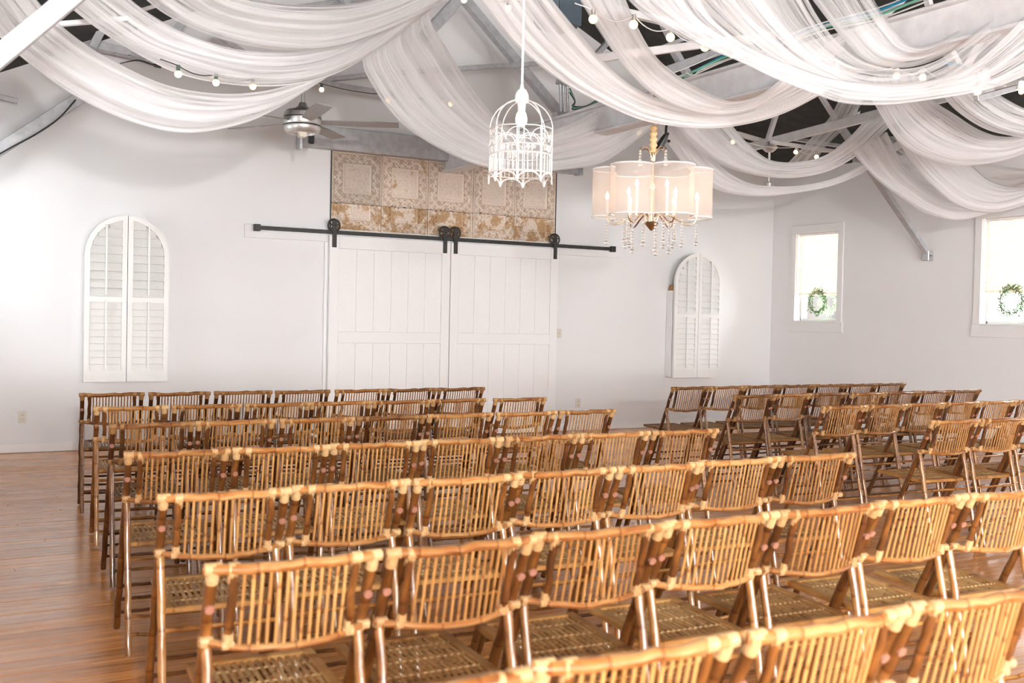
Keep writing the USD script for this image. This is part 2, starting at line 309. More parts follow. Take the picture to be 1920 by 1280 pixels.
# ------------------------------------------------------------------ the room
XL, XR, YB, YR = -0.5, 11.22, 12.0, -6.0
RIDGE_X, RIDGE_Z, SL, SRR = 5.75, 6.3, 0.478, 0.468
def roof_z(x): return RIDGE_Z - (SL * (RIDGE_X - x) if x < RIDGE_X else SRR * (x - RIDGE_X))
gable = Polygon([(XL - 0.1, -0.05), (XR + 0.1, -0.05), (XR + 0.1, roof_z(XR)), (RIDGE_X, RIDGE_Z), (XL - 0.1, roof_z(XL))])
put('wall_back', extrude(gable, YB, YB + 0.12), M['wall'], kind='structure', label='white painted gable wall behind the barn doors')
REAR_FILL = [(x - 1.2, x + 1.2, 0.7, 2.8) for x in (1.0, 4.2, 7.4)]  # invented openings behind the camera that let the fill lamps in
rear_poly = gable
for a, b, c, d in REAR_FILL: rear_poly = rear_poly.difference(sbox(a, c, b, d))
put('wall_rear', extrude(rear_poly, YR - 0.12, YR), M['wall_side'], kind='structure', label='white wall behind the seating with added openings for fill light')
WZ0, WZ1, WW = 1.54, 2.82, 0.81
WIN_Y = (11.09, 7.98, 4.87, 1.76, -1.35)
def side_wall(name, x, out, h, label):
    poly = sbox(YR - 0.1, -0.05, YB + 0.1, h)
    for y in WIN_Y: poly = poly.difference(sbox(y - WW / 2, WZ0, y + WW / 2, WZ1))
    v, f = extrude(poly, 0, 0.16)
    v = np.stack([x + out * v[:, 1], v[:, 0], v[:, 2]], 1)
    put(name, (v, f if out < 0 else f[:, ::-1]), M['wall_side'], kind='structure', label=label)
side_wall('wall_right', XR, 1, roof_z(XR) + 0.1, 'white side wall with small wreath windows')
side_wall('wall_left', XL, -1, roof_z(XL) + 0.1, 'white side wall to the left of the seats')
ceil = Polygon([(XL - 0.5, roof_z(XL - 0.5)), (RIDGE_X, RIDGE_Z), (XR + 0.5, roof_z(XR + 0.5)), (XR + 0.5, roof_z(XR + 0.5) + 0.12), (RIDGE_X, RIDGE_Z + 0.12), (XL - 0.5, roof_z(XL - 0.5) + 0.12)])
put('ceiling', extrude(ceil, YR - 0.12, YB + 0.12), M['deck'], kind='structure', label='dark sloping roof deck above the steel trusses')
# floor boards, each row cut into long boards running along the back wall
floor = thing('floor', 'orange brown varnished pine board floor', None, kind='structure')
put('underfloor', pbox((XL, YR, -0.1), (XR, YB, -0.022)), M['gap'], floor)
rows, boards = int((YB - YR) / 0.0845), []
for i in range(rows):
    y0 = YR + i * (YB - YR) / rows; y1 = y0 + (YB - YR) / rows
    x = XL - RNG.uniform(0, 3.0)
    while x < XR:
        x2 = x + RNG.uniform(2.4, 4.6)
        a, b = max(x, XL), min(x2, XR)
        if b - a > 0.05: boards.append((a, b, y0, y1))
        x = x2
def board_mesh(a, b, y0, y1):
    z = RNG.uniform(-0.0008, 0.0008)
    return cbox((a + 0.0008, y0 + 0.0011, -0.024), (b - 0.0008, y1 - 0.0011, z), 0.0015)
def big(bd):                                                     # how large a board shows from the seats: near and to the left first
    a, b, y0, y1 = bd
    if y0 < 0.9 or a > 1.5 * y0 + 0.3: return -1
    return (min(b, 1.44 * y0) - max(a, 0.06 * y0)) / max(y0, 1) ** 2 * (3 if a < 1.0 else 1)
order = sorted(range(len(boards)), key=lambda i: -big(boards[i]))
for i in order[:290]: put('plank', board_mesh(*boards[i]), M['board'], floor)
put('plank_rest', join(*[board_mesh(*boards[i]) for i in order[290:]]), M['board'], floor, kind='stuff')
# baseboards
base = lambda n, lo, hi: put(n, cbox(lo, hi, 0.006), M['white'], kind='structure')
put('baseboard_back', join(cbox((XL, YB - 0.018, 0.002), (4.24, YB, 0.10), 0.006), cbox((7.43, YB - 0.018, 0.002), (XR, YB, 0.10), 0.006)), M['white'], kind='structure', label='low white baseboard along the back wall')
base('baseboard_right', (XR - 0.018, YR, 0.002), (XR, YB - 0.02, 0.10)); base('baseboard_left', (XL, YR, 0.002), (XL + 0.018, YB - 0.02, 0.10))

# windows of the side walls: casing, sill apron, sash frame, pane
def window(name, y, x, s, label):
    """s: -1 when the room lies towards smaller x."""
    w = thing(name, label, kind='structure')
    a, b, z0, z1 = y - WW / 2, y + WW / 2, WZ0, WZ1
    X = lambda d: x + s * d
    for nm, lo, hi in (('casing', (a - 0.10, z1), (b + 0.10, z1 + 0.115)), ('casing', (a - 0.10, z0), (a, z1)), ('casing', (b, z0), (b + 0.10, z1)), ('apron', (a - 0.12, z0 - 0.15), (b + 0.12, z0))):
        put(nm, cbox((X(0), lo[0], lo[1]), (X(0.022), hi[0], hi[1]), 0.004), M['white'], w)
    put('sill', cbox((X(-0.16), a, z0 - 0.01), (X(0.03), b, z0 + 0.012), 0.004), M['white'], w)
    for lo, hi in (((a, z1 - 0.03), (b, z1)), ((a, z0 + 0.012), (b, z0 + 0.045)), ((a, z0), (a + 0.03, z1)), ((b - 0.03, z0), (b, z1))):
        put('sash', cbox((X(-0.13), lo[0], lo[1]), (X(-0.095), hi[0], hi[1]), 0.004), M['white'], w)
    put('pane', pbox((X(-0.115), a + 0.02, z0 + 0.02), (X(-0.111), b - 0.02, z1 - 0.02)), M['pane'], w)
for k, y in enumerate(WIN_Y):
    window(f'window_{k + 1}', y, XR, -1, ('small window with wreath nearest the back corner', 'small window with wreath at the right edge of the view', 'small side window on the right', 'small side window on the right', 'small side window on the right')[k])
for k, y in enumerate(WIN_Y):
    window(f'window_{k + 6}', y, XL, 1, 'small side window in the left wall')
for k, (a, b, c, d) in enumerate(REAR_FILL):  # frames and panes of the added rear openings
    w = thing(f'window_{k + 11}', 'added unseen fill light window behind the seating', kind='structure')
    for lo, hi in (((a, c), (a + 0.06, d)), ((b - 0.06, c), (b, d)), ((a, c), (b, c + 0.06)), ((a, d - 0.06), (b, d)), (((a + b) / 2 - 0.03, c), ((a + b) / 2 + 0.03, d))):
        put('sash', cbox((lo[0], YR - 0.09, lo[1]), (hi[0], YR - 0.03, hi[1])), M['white'], w)
    put('pane', pbox((a, YR - 0.062, c), (b, YR - 0.058, d)), M['pane'], w)

# blinds and wreaths in the two windows in view
for k, (y, where) in enumerate(((11.09, 'nearest the back corner'), (7.98, 'at the right edge of the view'))):
    b = thing('window_blind', f'cream woven blind lowered halfway in the window {where}', 'blind', group='woven window blinds')
    put('woven_panel', join(*[cbox((XR + 0.05, y - WW / 2 + 0.012 + i * 0.197, 1.945), (XR + 0.054, y - WW / 2 + 0.012 + (i + 1) * 0.197 - 0.002, WZ1 - 0.02), 0.001) for i in range(4)]), M['blind'], b)
    put('hem_bar', cbox((XR + 0.044, y - WW / 2 + 0.012, 1.925), (XR + 0.06, y + WW / 2 - 0.012, 1.952)), M['blind'], b)
    put('head_rail', cbox((XR + 0.035, y - WW / 2 + 0.01, WZ1 - 0.035), (XR + 0.07, y + WW / 2 - 0.01, WZ1 - 0.002)), M['white'], b)
    wy = (11.07, 7.985)[k]
    w = thing('wreath', f'round green leaf wreath hanging in the window {where}', 'wreath', (XR + 0.004, wy, 1.825), group='window wreaths')
    put('twig_ring', ring((0, 0, 0), 0.145, 0.005, 40, 6, 'x'), M['twig'], w, smooth=True)
    V, F = [], []
    for i in range(620):
        a = RNG.uniform(0, 2 * np.pi); rr = 0.145 + RNG.normal(0, 0.026); c = np.array([RNG.uniform(-0.012, 0.012), rr * np.cos(a), rr * np.sin(a)])
        d = np.array([RNG.normal(0, 0.3), np.cos(a) * RNG.normal(0.6, 0.5) - np.sin(a), np.sin(a) * RNG.normal(0.6, 0.5) + np.cos(a)]); d /= np.linalg.norm(d)
        s = np.cross(d, RNG.normal(size=3)); s /= np.linalg.norm(s); L = RNG.uniform(0.022, 0.042); n0 = len(V)
        V += [c, c + d * L * 0.5 + s * L * 0.22, c + d * L, c + d * L * 0.5 - s * L * 0.22]; F += [(n0, n0 + 1, n0 + 2), (n0, n0 + 2, n0 + 3)]
    put('leaves', (np.array(V), np.array(F)), M['foliage'], w, kind='stuff')
    put('hanger', tube([(0, 0, 0.14), (0, 0, WZ1 - 1.83)], 0.0015, 5), M['cord'], w)

# ------------------------------------------------------------------ barn doors, rail, header, tin tiles
DY0, DY1 = 11.90, 11.945
HZ = 0.04
def barn_door(name, x0, x1, label, hang):
    d = thing(name, label, kind='structure'); z0, z1 = 0.012, 2.43
    st = 0.115
    for a, b in ((x0, x0 + st), (x1 - st, x1)): put('stile', cbox((a, DY0, z0), (b, DY1, z1)), M['door'], d)
    for a, b in ((z0, z0 + 0.16), (1.165, 1.30), (z1 - 0.15, z1)): put('rail', cbox((x0 + st, DY0, a), (x1 - st, DY1, b)), M['door'], d)
    n = 6; pw = (x1 - x0 - 2 * st) / n
    for a, b in ((z0 + 0.16, 1.165), (1.30, z1 - 0.15)):
        for i in range(n): put('plank', cbox((x0 + st + i * pw + 0.0006, DY0 + 0.014, a), (x0 + st + (i + 1) * pw - 0.0006, DY1 - 0.004, b), 0.0035), M['door'], d)
    for x in hang:                           # strap hangers with spoked wheels on the rail
        h = thing('hanger', 'black iron strap hanger with spoked wheel', parent=d)
        put('strap', cbox((x - 0.0275, DY0 - 0.008, 2.25 + HZ), (x + 0.0275, DY0, 2.57 + HZ)), M['iron'], h)
        put('wheel', join(*[q[:2] for q in [ring((x, DY0 + 0.02, 2.508 + HZ), 0.072, 0.011, 28, 8, 'y')] + [bar((x, DY0 + 0.02, 2.508 + HZ), (x + 0.07 * math.cos(t), DY0 + 0.02, 2.508 + HZ + 0.07 * math.sin(t)), 0.016, 0.012) for t in np.arange(5) * 2 * np.pi / 5 + 0.3]]), M['iron'], h)
        for z in (2.33, 2.41, 2.508 + HZ): put('bolt', ball((x, DY0 - 0.009, z), 0.009, 1), M['iron'], h)
barn_door('door_1', 4.21, 5.785, 'left white plank barn door hanging from the black rail', (4.262, 5.706))
barn_door('door_2', 5.793, 7.37, 'right white plank barn door hanging from the black rail', (5.852, 7.315))
rail = thing('barn_door_rail', 'long black iron rail carrying the white barn doors', 'rail')
put('bar', cbox((3.33, DY0 + 0.012, 2.447), (8.26, DY0 + 0.022, 2.492)), M['iron'], rail)
for x in (3.345, 8.245): put('end_stop', cbox((x - 0.035, DY0 - 0.012, 2.43), (x + 0.035, DY0 + 0.045, 2.507)), M['iron'], rail)
for x in np.linspace(3.6, 8.1, 12): put('bolt', tube([(x, DY0 + 0.005, 2.469), (x, YB - 0.03, 2.469)], 0.009, 8)[:2], M['iron'], rail)
put('trim_1', cbox((3.22, YB - 0.025, 2.355), (8.45, YB, 2.51)), M['wall'], kind='structure', label='white header board behind the barn door rail')
put('trim_2', cbox((4.17, YB - 0.04, 0), (4.225, YB, 2.355)), M['white'], kind='structure', label='white door jamb beside the left barn door')

tiles = thing('pressed_tin_panel', 'rusty cream pressed tin ceiling tiles above the barn doors', 'panel')
TX = [4.246, 4.882, 5.50, 6.13, 6.735, 7.36]
def relief(a, b):
    """Stamped height of a 0.62 m tile at a, b in 0..1: bead, scrolled leaf border, bead, flat middle."""
    S = 0.62; da, db = np.minimum(a, 1 - a) * S, np.minimum(b, 1 - b) * S
    e = np.minimum(da, db); t = np.where(da < db, np.abs(b - 0.5), np.abs(a - 0.5)) * S          # t: from the middle of the side to its corner
    z = 0.012 * np.exp(-((e - 0.010) / 0.006) ** 2) + 0.014 * np.exp(-((e - 0.140) / 0.007) ** 2) + 0.006 * (e > 0.148)
    band = np.clip((e - 0.022) / 0.008, 0, 1) * np.clip((0.130 - e) / 0.008, 0, 1); d = (e - 0.075) / 0.05
    stem = np.exp(-((d - 0.55 * np.sin(t * 34)) / 0.20) ** 2)
    curl = np.exp(-((np.hypot((t % 0.0924) - 0.0462, (e - 0.075) * 1.1 - 0.022 * np.sign(np.sin(t * 34))) - 0.016) / 0.006) ** 2)
    leaf = np.clip(np.sin(t * 105 + 3.0 * d) * np.cos(d * 4.2 + t * 30), 0, 1) ** 0.7
    mitre = np.exp(-((da - db) / 0.010) ** 2) * (e < 0.135)
    return z + band * (0.012 * stem + 0.012 * curl + 0.011 * leaf) + 0.012 * mitre * band
def tin_tile(x0, x1, z1, z0, proud, material):
    n, mrow = 96, max(8, int(96 * (z1 - z0) / 0.62))
    uu, vv = np.meshgrid(np.linspace(0, 1, n), np.linspace(0, z1 - z0, mrow))
    hgt = relief(uu, np.clip(vv / 0.62 if z1 > 3 else (0.62 - (z1 - z0) + vv) / 0.62, 0, 1))
    V = np.stack([x0 + uu * (x1 - x0), YB - 0.008 - proud - hgt, z1 - vv], -1).reshape(-1, 3)
    back = V.copy(); back[:, 1] = YB - 0.003
    idx = np.arange(n * mrow).reshape(mrow, n); q = np.stack([idx[:-1, :-1], idx[1:, :-1], idx[1:, 1:], idx[:-1, 1:]], -1).reshape(-1, 4)
    F = np.vstack([q[:, [0, 1, 2]], q[:, [0, 2, 3]]])
    edge = np.concatenate([idx[0], idx[1:, -1], idx[-1, -2::-1], idx[-2:0:-1, 0]]); nx = np.roll(edge, -1); o = len(V)
    F = np.vstack([F, np.stack([edge, nx, nx + o], 1), np.stack([edge, nx + o, edge + o], 1)])
    uv = np.stack([uu.ravel(), hgt.ravel() * 40], 1)                                             # stamped height in v: tone gets darker towards the hollows
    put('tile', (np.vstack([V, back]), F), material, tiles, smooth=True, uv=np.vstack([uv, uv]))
for i in range(5):
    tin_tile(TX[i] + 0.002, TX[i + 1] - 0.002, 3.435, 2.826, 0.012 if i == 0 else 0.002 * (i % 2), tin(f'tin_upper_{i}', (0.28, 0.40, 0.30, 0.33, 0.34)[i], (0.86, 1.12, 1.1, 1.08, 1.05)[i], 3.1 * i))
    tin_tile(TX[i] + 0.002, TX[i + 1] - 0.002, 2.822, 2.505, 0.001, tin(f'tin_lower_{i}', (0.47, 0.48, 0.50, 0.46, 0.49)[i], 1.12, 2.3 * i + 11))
put('nailing_strip', join(pbox((4.235, YB - 0.012, 2.515), (4.244, YB - 0.003, 3.45)), pbox((7.362, YB - 0.012, 2.515), (7.37, YB - 0.003, 3.45)), pbox((4.24, YB - 0.010, 2.8215), (7.365, YB - 0.003, 2.8272))), M['iron'], tiles)
put('nail', join(*[ball((4.3 + RNG.uniform(0, 3.05), YB - 0.02, 2.824 + RNG.normal(0, 0.006)), 0.008, 0) for _ in range(34)]), M['iron'], tiles, kind='stuff')

# ------------------------------------------------------------------ switches and outlets
def wall_plate(x, z, label, cat, slots):
    t = thing('light_switch' if cat == 'switch' else 'wall_outlet', label, cat, (x, YB, z))
    put('plate', cbox((-0.037, -0.008, -0.06), (0.037, 0, 0.06), 0.003), M['ivory'], t)
    if slots:
        for s in (-1, 1): put('socket', cbox((-0.017, -0.011, s * 0.024 - 0.015), (0.017, -0.007, s * 0.024 + 0.015), 0.003), M['ivory'], t); put('slot', join(pbox((-0.008, -0.0125, s * 0.024 - 0.006), (-0.005, -0.010, s * 0.024 + 0.006)), pbox((0.005, -0.0125, s * 0.024 - 0.006), (0.008, -0.010, s * 0.024 + 0.006))), M['black'], t)
    else: put('toggle', cbox((-0.006, -0.02, -0.012), (0.006, -0.007, 0.012), 0.002), M['ivory'], t)
wall_plate(7.462, 1.31, 'ivory light switch on the back wall beside the right barn door', 'switch', False)
wall_plate(7.79, 0.37, 'ivory wall outlet low on the back wall right of the barn doors', 'outlet', True)
wall_plate(0.945, 0.37, 'ivory wall outlet low on the back wall near the left edge', 'outlet', True)

# ------------------------------------------------------------------ arched shutters
def shutter(cx, half, z0, ztop, yf, label, ajar, flip):
    """yf: y of the front face."""
    t = thing('arched_shutter', label, 'shutter', (cx, yf, 0)); R = half; zs = ztop - R; th = 0.035
    whole = unary_union([sbox(-half, z0, half, zs), Point(0, zs).buffer(R, 48)])
    for s in (-1, 1):
        side = whole.intersection(sbox(min(0, s * 9), 0, max(0, s * 9), 9)).difference(sbox(-0.003, 0, 0.003, 9))
        inner = side.buffer(-0.052, join_style=2)
        mid = z0 + (ztop - z0) * 0.492
        lo_op = inner.intersection(sbox(-9, z0 + 0.12, 9, mid - 0.025)); up_op = inner.intersection(sbox(-9, mid + 0.035, 9, 9))
        if isinstance(up_op, Polygon) is False: up_op = max(up_op.geoms, key=lambda g: g.area)
        leaf = put('leaf', extrude(side.difference(lo_op).difference(up_op), 0, th), M['shutter'], t)
        for op, n, tilt in ((up_op, 9, 0.50), (lo_op, 10, 0.24)):
            b = op.bounds; zz = np.linspace(b[1], b[3], n + 1); pitch = zz[1] - zz[0]
            for i in range(n):
                zc = (zz[i] + zz[i + 1]) / 2
                ln = op.intersection(LineString([(-9, zc), (9, zc)]))
                if ln.is_empty: continue
                xa, _, xb, _ = ln.bounds
                if xb - xa < 0.05: continue
                v, f = cbox((xa, -0.005, -pitch * 0.60), (xb, 0.005, pitch * 0.60), 0.003)
                c, q = math.cos(tilt), math.sin(tilt)
                v = np.stack([v[:, 0], 0.013 + v[:, 1] * c + v[:, 2] * q * 0.85, zc + v[:, 2] * c - v[:, 1] * q], 1)
                put('slat', (v, f), M['shutter'], leaf)
            xm = (b[0] + b[2]) / 2
            put('tilt_rod', bar((xm, -0.016, b[1] + 0.02), (xm, -0.016, b[3] - (0.05 if n == 9 else -0.015)), 0.02, 0.016, 0.003), M['shutter'], leaf)
    return t, whole
sh, whole = shutter(1.947, 0.430, 0.732, 2.51, 11.89, 'pair of white arched louvered shutters left of the barn doors', 0, False)
put('backing_board', extrude(whole.buffer(-0.02), 0.052, 0.107), M['shutter'], sh)
sh2, whole2 = shutter(9.665, 0.425, 0.71, 2.475, 11.80, 'pair of white arched louvered shutters right of the barn doors', 0, True)
bx = thing('wall_cabinet', 'white box cabinet mounted behind the right arched shutters', 'cabinet', (9.66, 11.865, 0))
put('body', cbox((-0.42, 0, 0.715), (0.40, 0.13, 1.935), 0.004), M['white'], bx)
put('back_rail', cbox((-0.43, 0.115, 0.695), (0.40, 0.132, 0.7148), 0.003), M['white'], bx)
wb = thing('wooden_block', 'small brown wooden block on top of the cabinet behind the right shutters', 'block', (9.30, 11.925, 1.936))
put('block', (np.array([(-0.05, -0.04, 0), (0.06, -0.04, 0), (0.06, 0.05, 0), (-0.05, 0.05, 0), (-0.02, -0.03, 0.085), (0.06, -0.03, 0.085), (0.06, 0.05, 0.085), (-0.02, 0.05, 0.085)], float), np.array([(0, 2, 1), (0, 3, 2), (4, 5, 6), (4, 6, 7), (0, 1, 5), (0, 5, 4), (1, 2, 6), (1, 6, 5), (2, 3, 7), (2, 7, 6), (3, 0, 4), (3, 4, 7)])), M['woodblock'], wb)
# ------------------------------------------------------------------ roof steel
def strut(parent, a, b, w, h=None, m='steel', name='strut'):
    put(name, bar(a, b, w, h or w, 0.004), M[m], parent)
beam = thing('ridge_beam', 'white painted steel beam running down the middle of the room under the roof', 'beam')
put('web', cbox((5.72, YR + 0.02, 3.32), (5.78, YB - 0.02, 3.55)), M['beam'], beam)
put('flange', cbox((5.665, YR + 0.02, 3.55), (5.835, YB - 0.02, 3.572)), M['beam'], beam)
put('flange', cbox((5.665, YR + 0.02, 3.295), (5.835, YB - 0.02, 3.32)), M['beam'], beam)
wbm = thing('wall_beam', 'grey steel channel beam on the back wall above the tin tiles', 'beam')
put('channel', cbox((3.85, 11.88, 3.435), (7.66, 11.995, 3.70), 0.006), M['steel'], wbm)
put('end_plate', cbox((7.64, 11.86, 3.42), (7.70, 11.99, 3.56)), M['galv'], wbm)
put('end_plate', cbox((3.81, 11.86, 3.40), (3.85, 11.99, 3.70)), M['galv'], wbm)
t = thing('side_brace', 'grey diagonal steel brace bolted to the right wall between the windows', 'brace')
strut(t, (11.16, 9.14, 2.43), (9.5, 9.14, 3.93), 0.085, 0.06)
put('gusset', cbox((11.12, 9.09, 2.34), (11.215, 9.19, 2.46), 0.006), M['galv'], t); put('bolt', tube([(11.15, 9.06, 2.40), (11.15, 9.2, 2.40)], 0.012, 8)[:2], M['galv'], t)
t = thing('side_brace', 'broad pale steel brace crossing the top left corner in front of the tulle', 'brace')
strut(t, P(-60, 154, 5.3), P(185, -48, 5.3), 0.085, 0.09, 'steel')
t = thing('side_brace', 'pale steel brace against the back wall at the left edge of view', 'brace')
strut(t, P(-60, 318, 11.75), P(170, 171, 11.75), 0.11, 0.12)
put('cable', tube(spline([P(142, 187, 11.6), P(110, 222, 11.6), P(70, 250, 11.6), P(20, 277, 11.6), P(-30, 305, 11.6)], 20), 0.009, 6), M['wire_dark'], t, smooth=True)
put('stub', bar(P(-10, 179, 11.9), P(33, 190, 11.9), 0.05, 0.05), M['steel'], t)
t = thing('roof_truss', 'grey steel roof truss close to the back wall with crossing diagonals', 'truss')
strut(t, P(872, 0, 11.3), P(1062, 228, 11.3), 0.11, 0.10); strut(t, P(905, -50, 10.9), P(795, 68, 10.9), 0.10, 0.12)
strut(t, P(730, 137, 11.2), P(1060, 116, 11.2), 0.075, 0.05); strut(t, P(590, 152, 11.4), P(740, 136, 11.4), 0.07, 0.05)
strut(t, P(590, 154, 11.4), P(760, 182, 11.4), 0.13, 0.05); strut(t, P(150, 80, 11.8), P(420, 138, 11.8), 0.14, 0.08)
strut(t, P(205, 30, 11.4), P(172, 90, 11.4), 0.11, 0.08); strut(t, P(352, 32, 11.4), P(325, 62, 11.4), 0.10, 0.08)
strut(t, P(400, 62, 11.5), P(460, 100, 11.5), 0.06, 0.05); strut(t, P(635, -20, 11.3), P(658, 22, 11.3), 0.09, 0.06)
strut(t, P(1172, 42, 11.0), P(1110, 112, 11.0), 0.085, 0.06); strut(t, P(520, 20, 11.6), P(730, -10, 11.6), 0.08, 0.05)
for px in (218, 243, 275): put('bolt', ball(P(px, 101 + (px - 218) * 0.19, 11.72), 0.018, 1), M['galv'], t)
t = thing('roof_truss', 'slim white pipes and struts of the middle roof truss above the chandelier', 'truss')
strut(t, P(1060, 117, 6.0), P(1450, 66, 6.0), 0.055, 0.055, 'beam', 'pipe'); strut(t, P(1150, 18, 6.8), P(1330, 60, 6.8), 0.055, 0.055, 'beam', 'pipe')
strut(t, P(1262, 92, 8.6), P(1300, 158, 8.6), 0.085, 0.06); strut(t, P(1225, 140, 8.6), P(1400, 78, 8.6), 0.10, 0.08)
strut(t, P(1222, 96, 8.6), P(1300, 66, 8.6), 0.04, 0.04); strut(t, P(1240, 40, 8.9), P(1268, 96, 8.9), 0.06, 0.05)
strut(t, P(100, 46, 7.0), P(240, 35, 7.0), 0.04, 0.03, 'beam', 'pipe'); strut(t, P(240, 27, 7.5), P(300, 8, 7.5), 0.025, 0.025, 'beam', 'pipe')
strut(t, P(1838, 66, 5.9), P(1802, 130, 5.9), 0.10, 0.08, 'beam'); strut(t, P(1778, 96, 5.9), P(1796, 128, 5.9), 0.09, 0.06, 'beam')
strut(t, P(1700, -8, 6.2), P(1648, 38, 6.2), 0.05, 0.05, 'beam'); strut(t, P(1735, -20, 6.4), P(1742, 10, 6.4), 0.06, 0.05, 'beam')
strut(t, P(1400, 165, 8.4), P(1385, 185, 8.4), 0.08, 0.05); strut(t, P(1830, 185, 5.6), P(1960, 150, 5.6), 0.045, 0.045, 'steel', 'pipe')
t = thing('roof_truss', 'pale steel truss over the right seats carrying the second fan mount', 'truss')
strut(t, (9, 11.9, 3.60), (9, 4.2, 3.955), 0.06, 0.10, 'beam', 'chord'); strut(t, (9, 11.9, 4.52), (9, 4.2, 4.60), 0.06, 0.08, 'beam', 'chord')
for a, b in (((1438, 268), (1455, 215)), ((1572, 232), (1538, 178)), ((1607, 222), (1607, 178)), ((1575, 232), (1640, 180))): strut(t, P(*a, 9.5), P(*b, 9.5), 0.055, 0.05, 'beam')
strut(t, P(1380, 250, 9.9), P(1442, 268, 9.9), 0.06, 0.05, 'beam'); strut(t, P(1446, 266, 9.3), P(1580, 286, 9.3), 0.05, 0.04, 'beam'); strut(t, P(1470, 258, 9.6), P(1620, 280, 9.6), 0.05, 0.04)
strut(t, P(1600, 300, 9.0), P(1760, 318, 8.6), 0.05, 0.05); strut(t, P(1640, 180, 9.5), P(1700, 235, 9.2), 0.05, 0.05, 'beam')
t = thing('cable_bundle', 'blue green and white cables running along the roof trusses', 'cables')
for k, (c, dy) in enumerate((('wire_blue', 0), ('wire_green', 5), ('cord', -6), ('cord', 10), ('beam', 3))):
    ps = [P(1235, 155 + dy, 8.2), P(1300, 131 + dy, 8.0), P(1370, 101 + dy * 1.2, 7.6), P(1450, 80 + dy, 7.0), P(1540, 47 + dy, 6.4), P(1640, 20 + dy * 1.4, 5.9), P(1745, -14 + dy * 1.5, 5.4)]
    put('cable', tube(spline([p + RNG.normal(0, 0.012, 3) for p in ps], 40), 0.011 if c != 'cord' else 0.007, 6), M[c], t, smooth=True)
put('loop', tube(spline([P(1286, 136, 7.9), P(1300, 141, 7.9), P(1312, 132, 7.9), P(1330, 126, 7.9), P(1338, 121, 7.9)], 16), 0.006, 6), M['cord'], t, smooth=True)
put('cable', tube(spline([P(1772, 118, 5.7), P(1795, 121, 5.7), P(1815, 128, 5.7)], 10), 0.010, 6), M['wire_blue'], t, smooth=True)
t = thing('conduit_bracket', 'galvanised bracket with wires standing on the ridge beam', 'bracket')
for px in (1050, 1056, 1063): put('conduit', tube([P(px, 158, 10.6), P(px + 2, 214, 10.6)], 0.016, 8)[:2], M['galv'], t)
put('clamp', bar(P(1045, 152, 10.58), P(1066, 158, 10.58), 0.08, 0.06), M['galv'], t); put('foot', bar(P(1040, 216, 10.58), P(1085, 222, 10.58), 0.12, 0.08), M['galv'], t)
for k, c in enumerate(('wire_dark', 'wire_green', 'wire_dark')): put('wire', tube(spline([P(1068, 165 + 4 * k, 10.5), P(1078, 190, 10.5), P(1074, 205 - 3 * k, 10.5), P(1098, 199, 10.5), P(1122, 190 - 2 * k, 10.5)], 24), 0.008, 6), M[c], t, smooth=True)

# ------------------------------------------------------------------ tulle swags
def swag(rows, label, thick=0.32, n=84, m=44, material='tulle', pleat=0.024, drift=0.4):
    """rows: (upper edge px, lower edge px, distance into the room) from end to end; a gathered sheet, hollow, with pleats along its length."""
    q = spline(np.array(rows, float), n); seed = len(swag.made)
    g = np.random.default_rng(100 + seed)
    U = np.array([P(r[0], r[1], r[4]) for r in q]); L = np.array([P(r[2], r[3], r[4]) for r in q])
    C, Hh = (U + L) / 2, (U - L) / 2
    T = np.gradient(C, axis=0); T /= np.linalg.norm(T, axis=1, keepdims=True)
    B = np.cross(T, Hh); hw = np.linalg.norm(Hh, axis=1); B /= np.linalg.norm(B, axis=1, keepdims=True)
    s = np.concatenate([[0], np.cumsum(np.linalg.norm(np.diff(C, axis=0), axis=1))])
    th = np.linspace(0, 2 * np.pi, m + 1)
    ks, ph, dr = (5, 8, 13, 19), g.uniform(0, 6.28, 4), g.normal(0, drift, 4)
    wob = sum(a * np.sin(k * th[None, :] + p + d * s[:, None]) for k, p, d, a in zip(ks, ph, dr, (0.45, 0.4, 0.35, 0.25)))
    edge = 1 + 0.05 * np.sin(s[:, None] * 2.1 + ph[0] + 2 * np.cos(th)[None, :])
    V = C[:, None] + Hh[:, None] * (np.cos(th)[None, :] * edge)[..., None] + B[:, None] * (thick * hw[:, None] * np.sin(th)[None, :] + pleat * wob * np.minimum(hw[:, None] / 0.2, 1))[..., None]
    uv = np.stack([np.repeat(s[:, None], m + 1, 1) + 3.7 * seed, np.repeat((th / (2 * np.pi))[None, :], n, 0) * max(0.6, hw.mean() / 0.2) + seed * 1.31], -1)
    idx = np.arange(n * (m + 1)).reshape(n, m + 1)
    F = np.stack([idx[:-1, :-1], idx[:-1, 1:], idx[1:, 1:], idx[1:, :-1]], -1).reshape(-1, 4)
    F = np.vstack([F[:, [0, 1, 2]], F[:, [0, 2, 3]]])
    swag.made.append(put('tulle_drape', (V.reshape(-1, 3), F), M[material], smooth=True, uv=uv.reshape(-1, 2), label=label, cat='drape'))
swag.made = []
def Y(rows, a, b): return [r + (a + (b - a) * i / (len(rows) - 1),) for i, r in enumerate(rows)]
swag(Y([(20, -60, -60, 0), (85, 22, 0, 73), (150, 78, 70, 134), (215, 116, 150, 188), (310, 157, 250, 231), (400, 173, 350, 248), (480, 172, 450, 231), (550, 158, 525, 198), (620, 130, 600, 150), (700, 80, 700, 92), (780, 15, 790, 27), (850, -45, 860, -28)], 6.2, 8.3), 'lowest and widest white tulle swag on the left, passing behind the broad brace')
swag(Y([(120, -60, 60, -50), (185, 5, 136, 19), (280, 72, 215, 75), (390, 110, 320, 131), (490, 127, 420, 153), (580, 122, 520, 157), (650, 98, 610, 142), (720, 58, 690, 102), (790, 5, 770, 45), (860, -50, 850, -18)], 6.6, 8.2), 'white tulle swag just above the row of three glowing bulbs on the left')
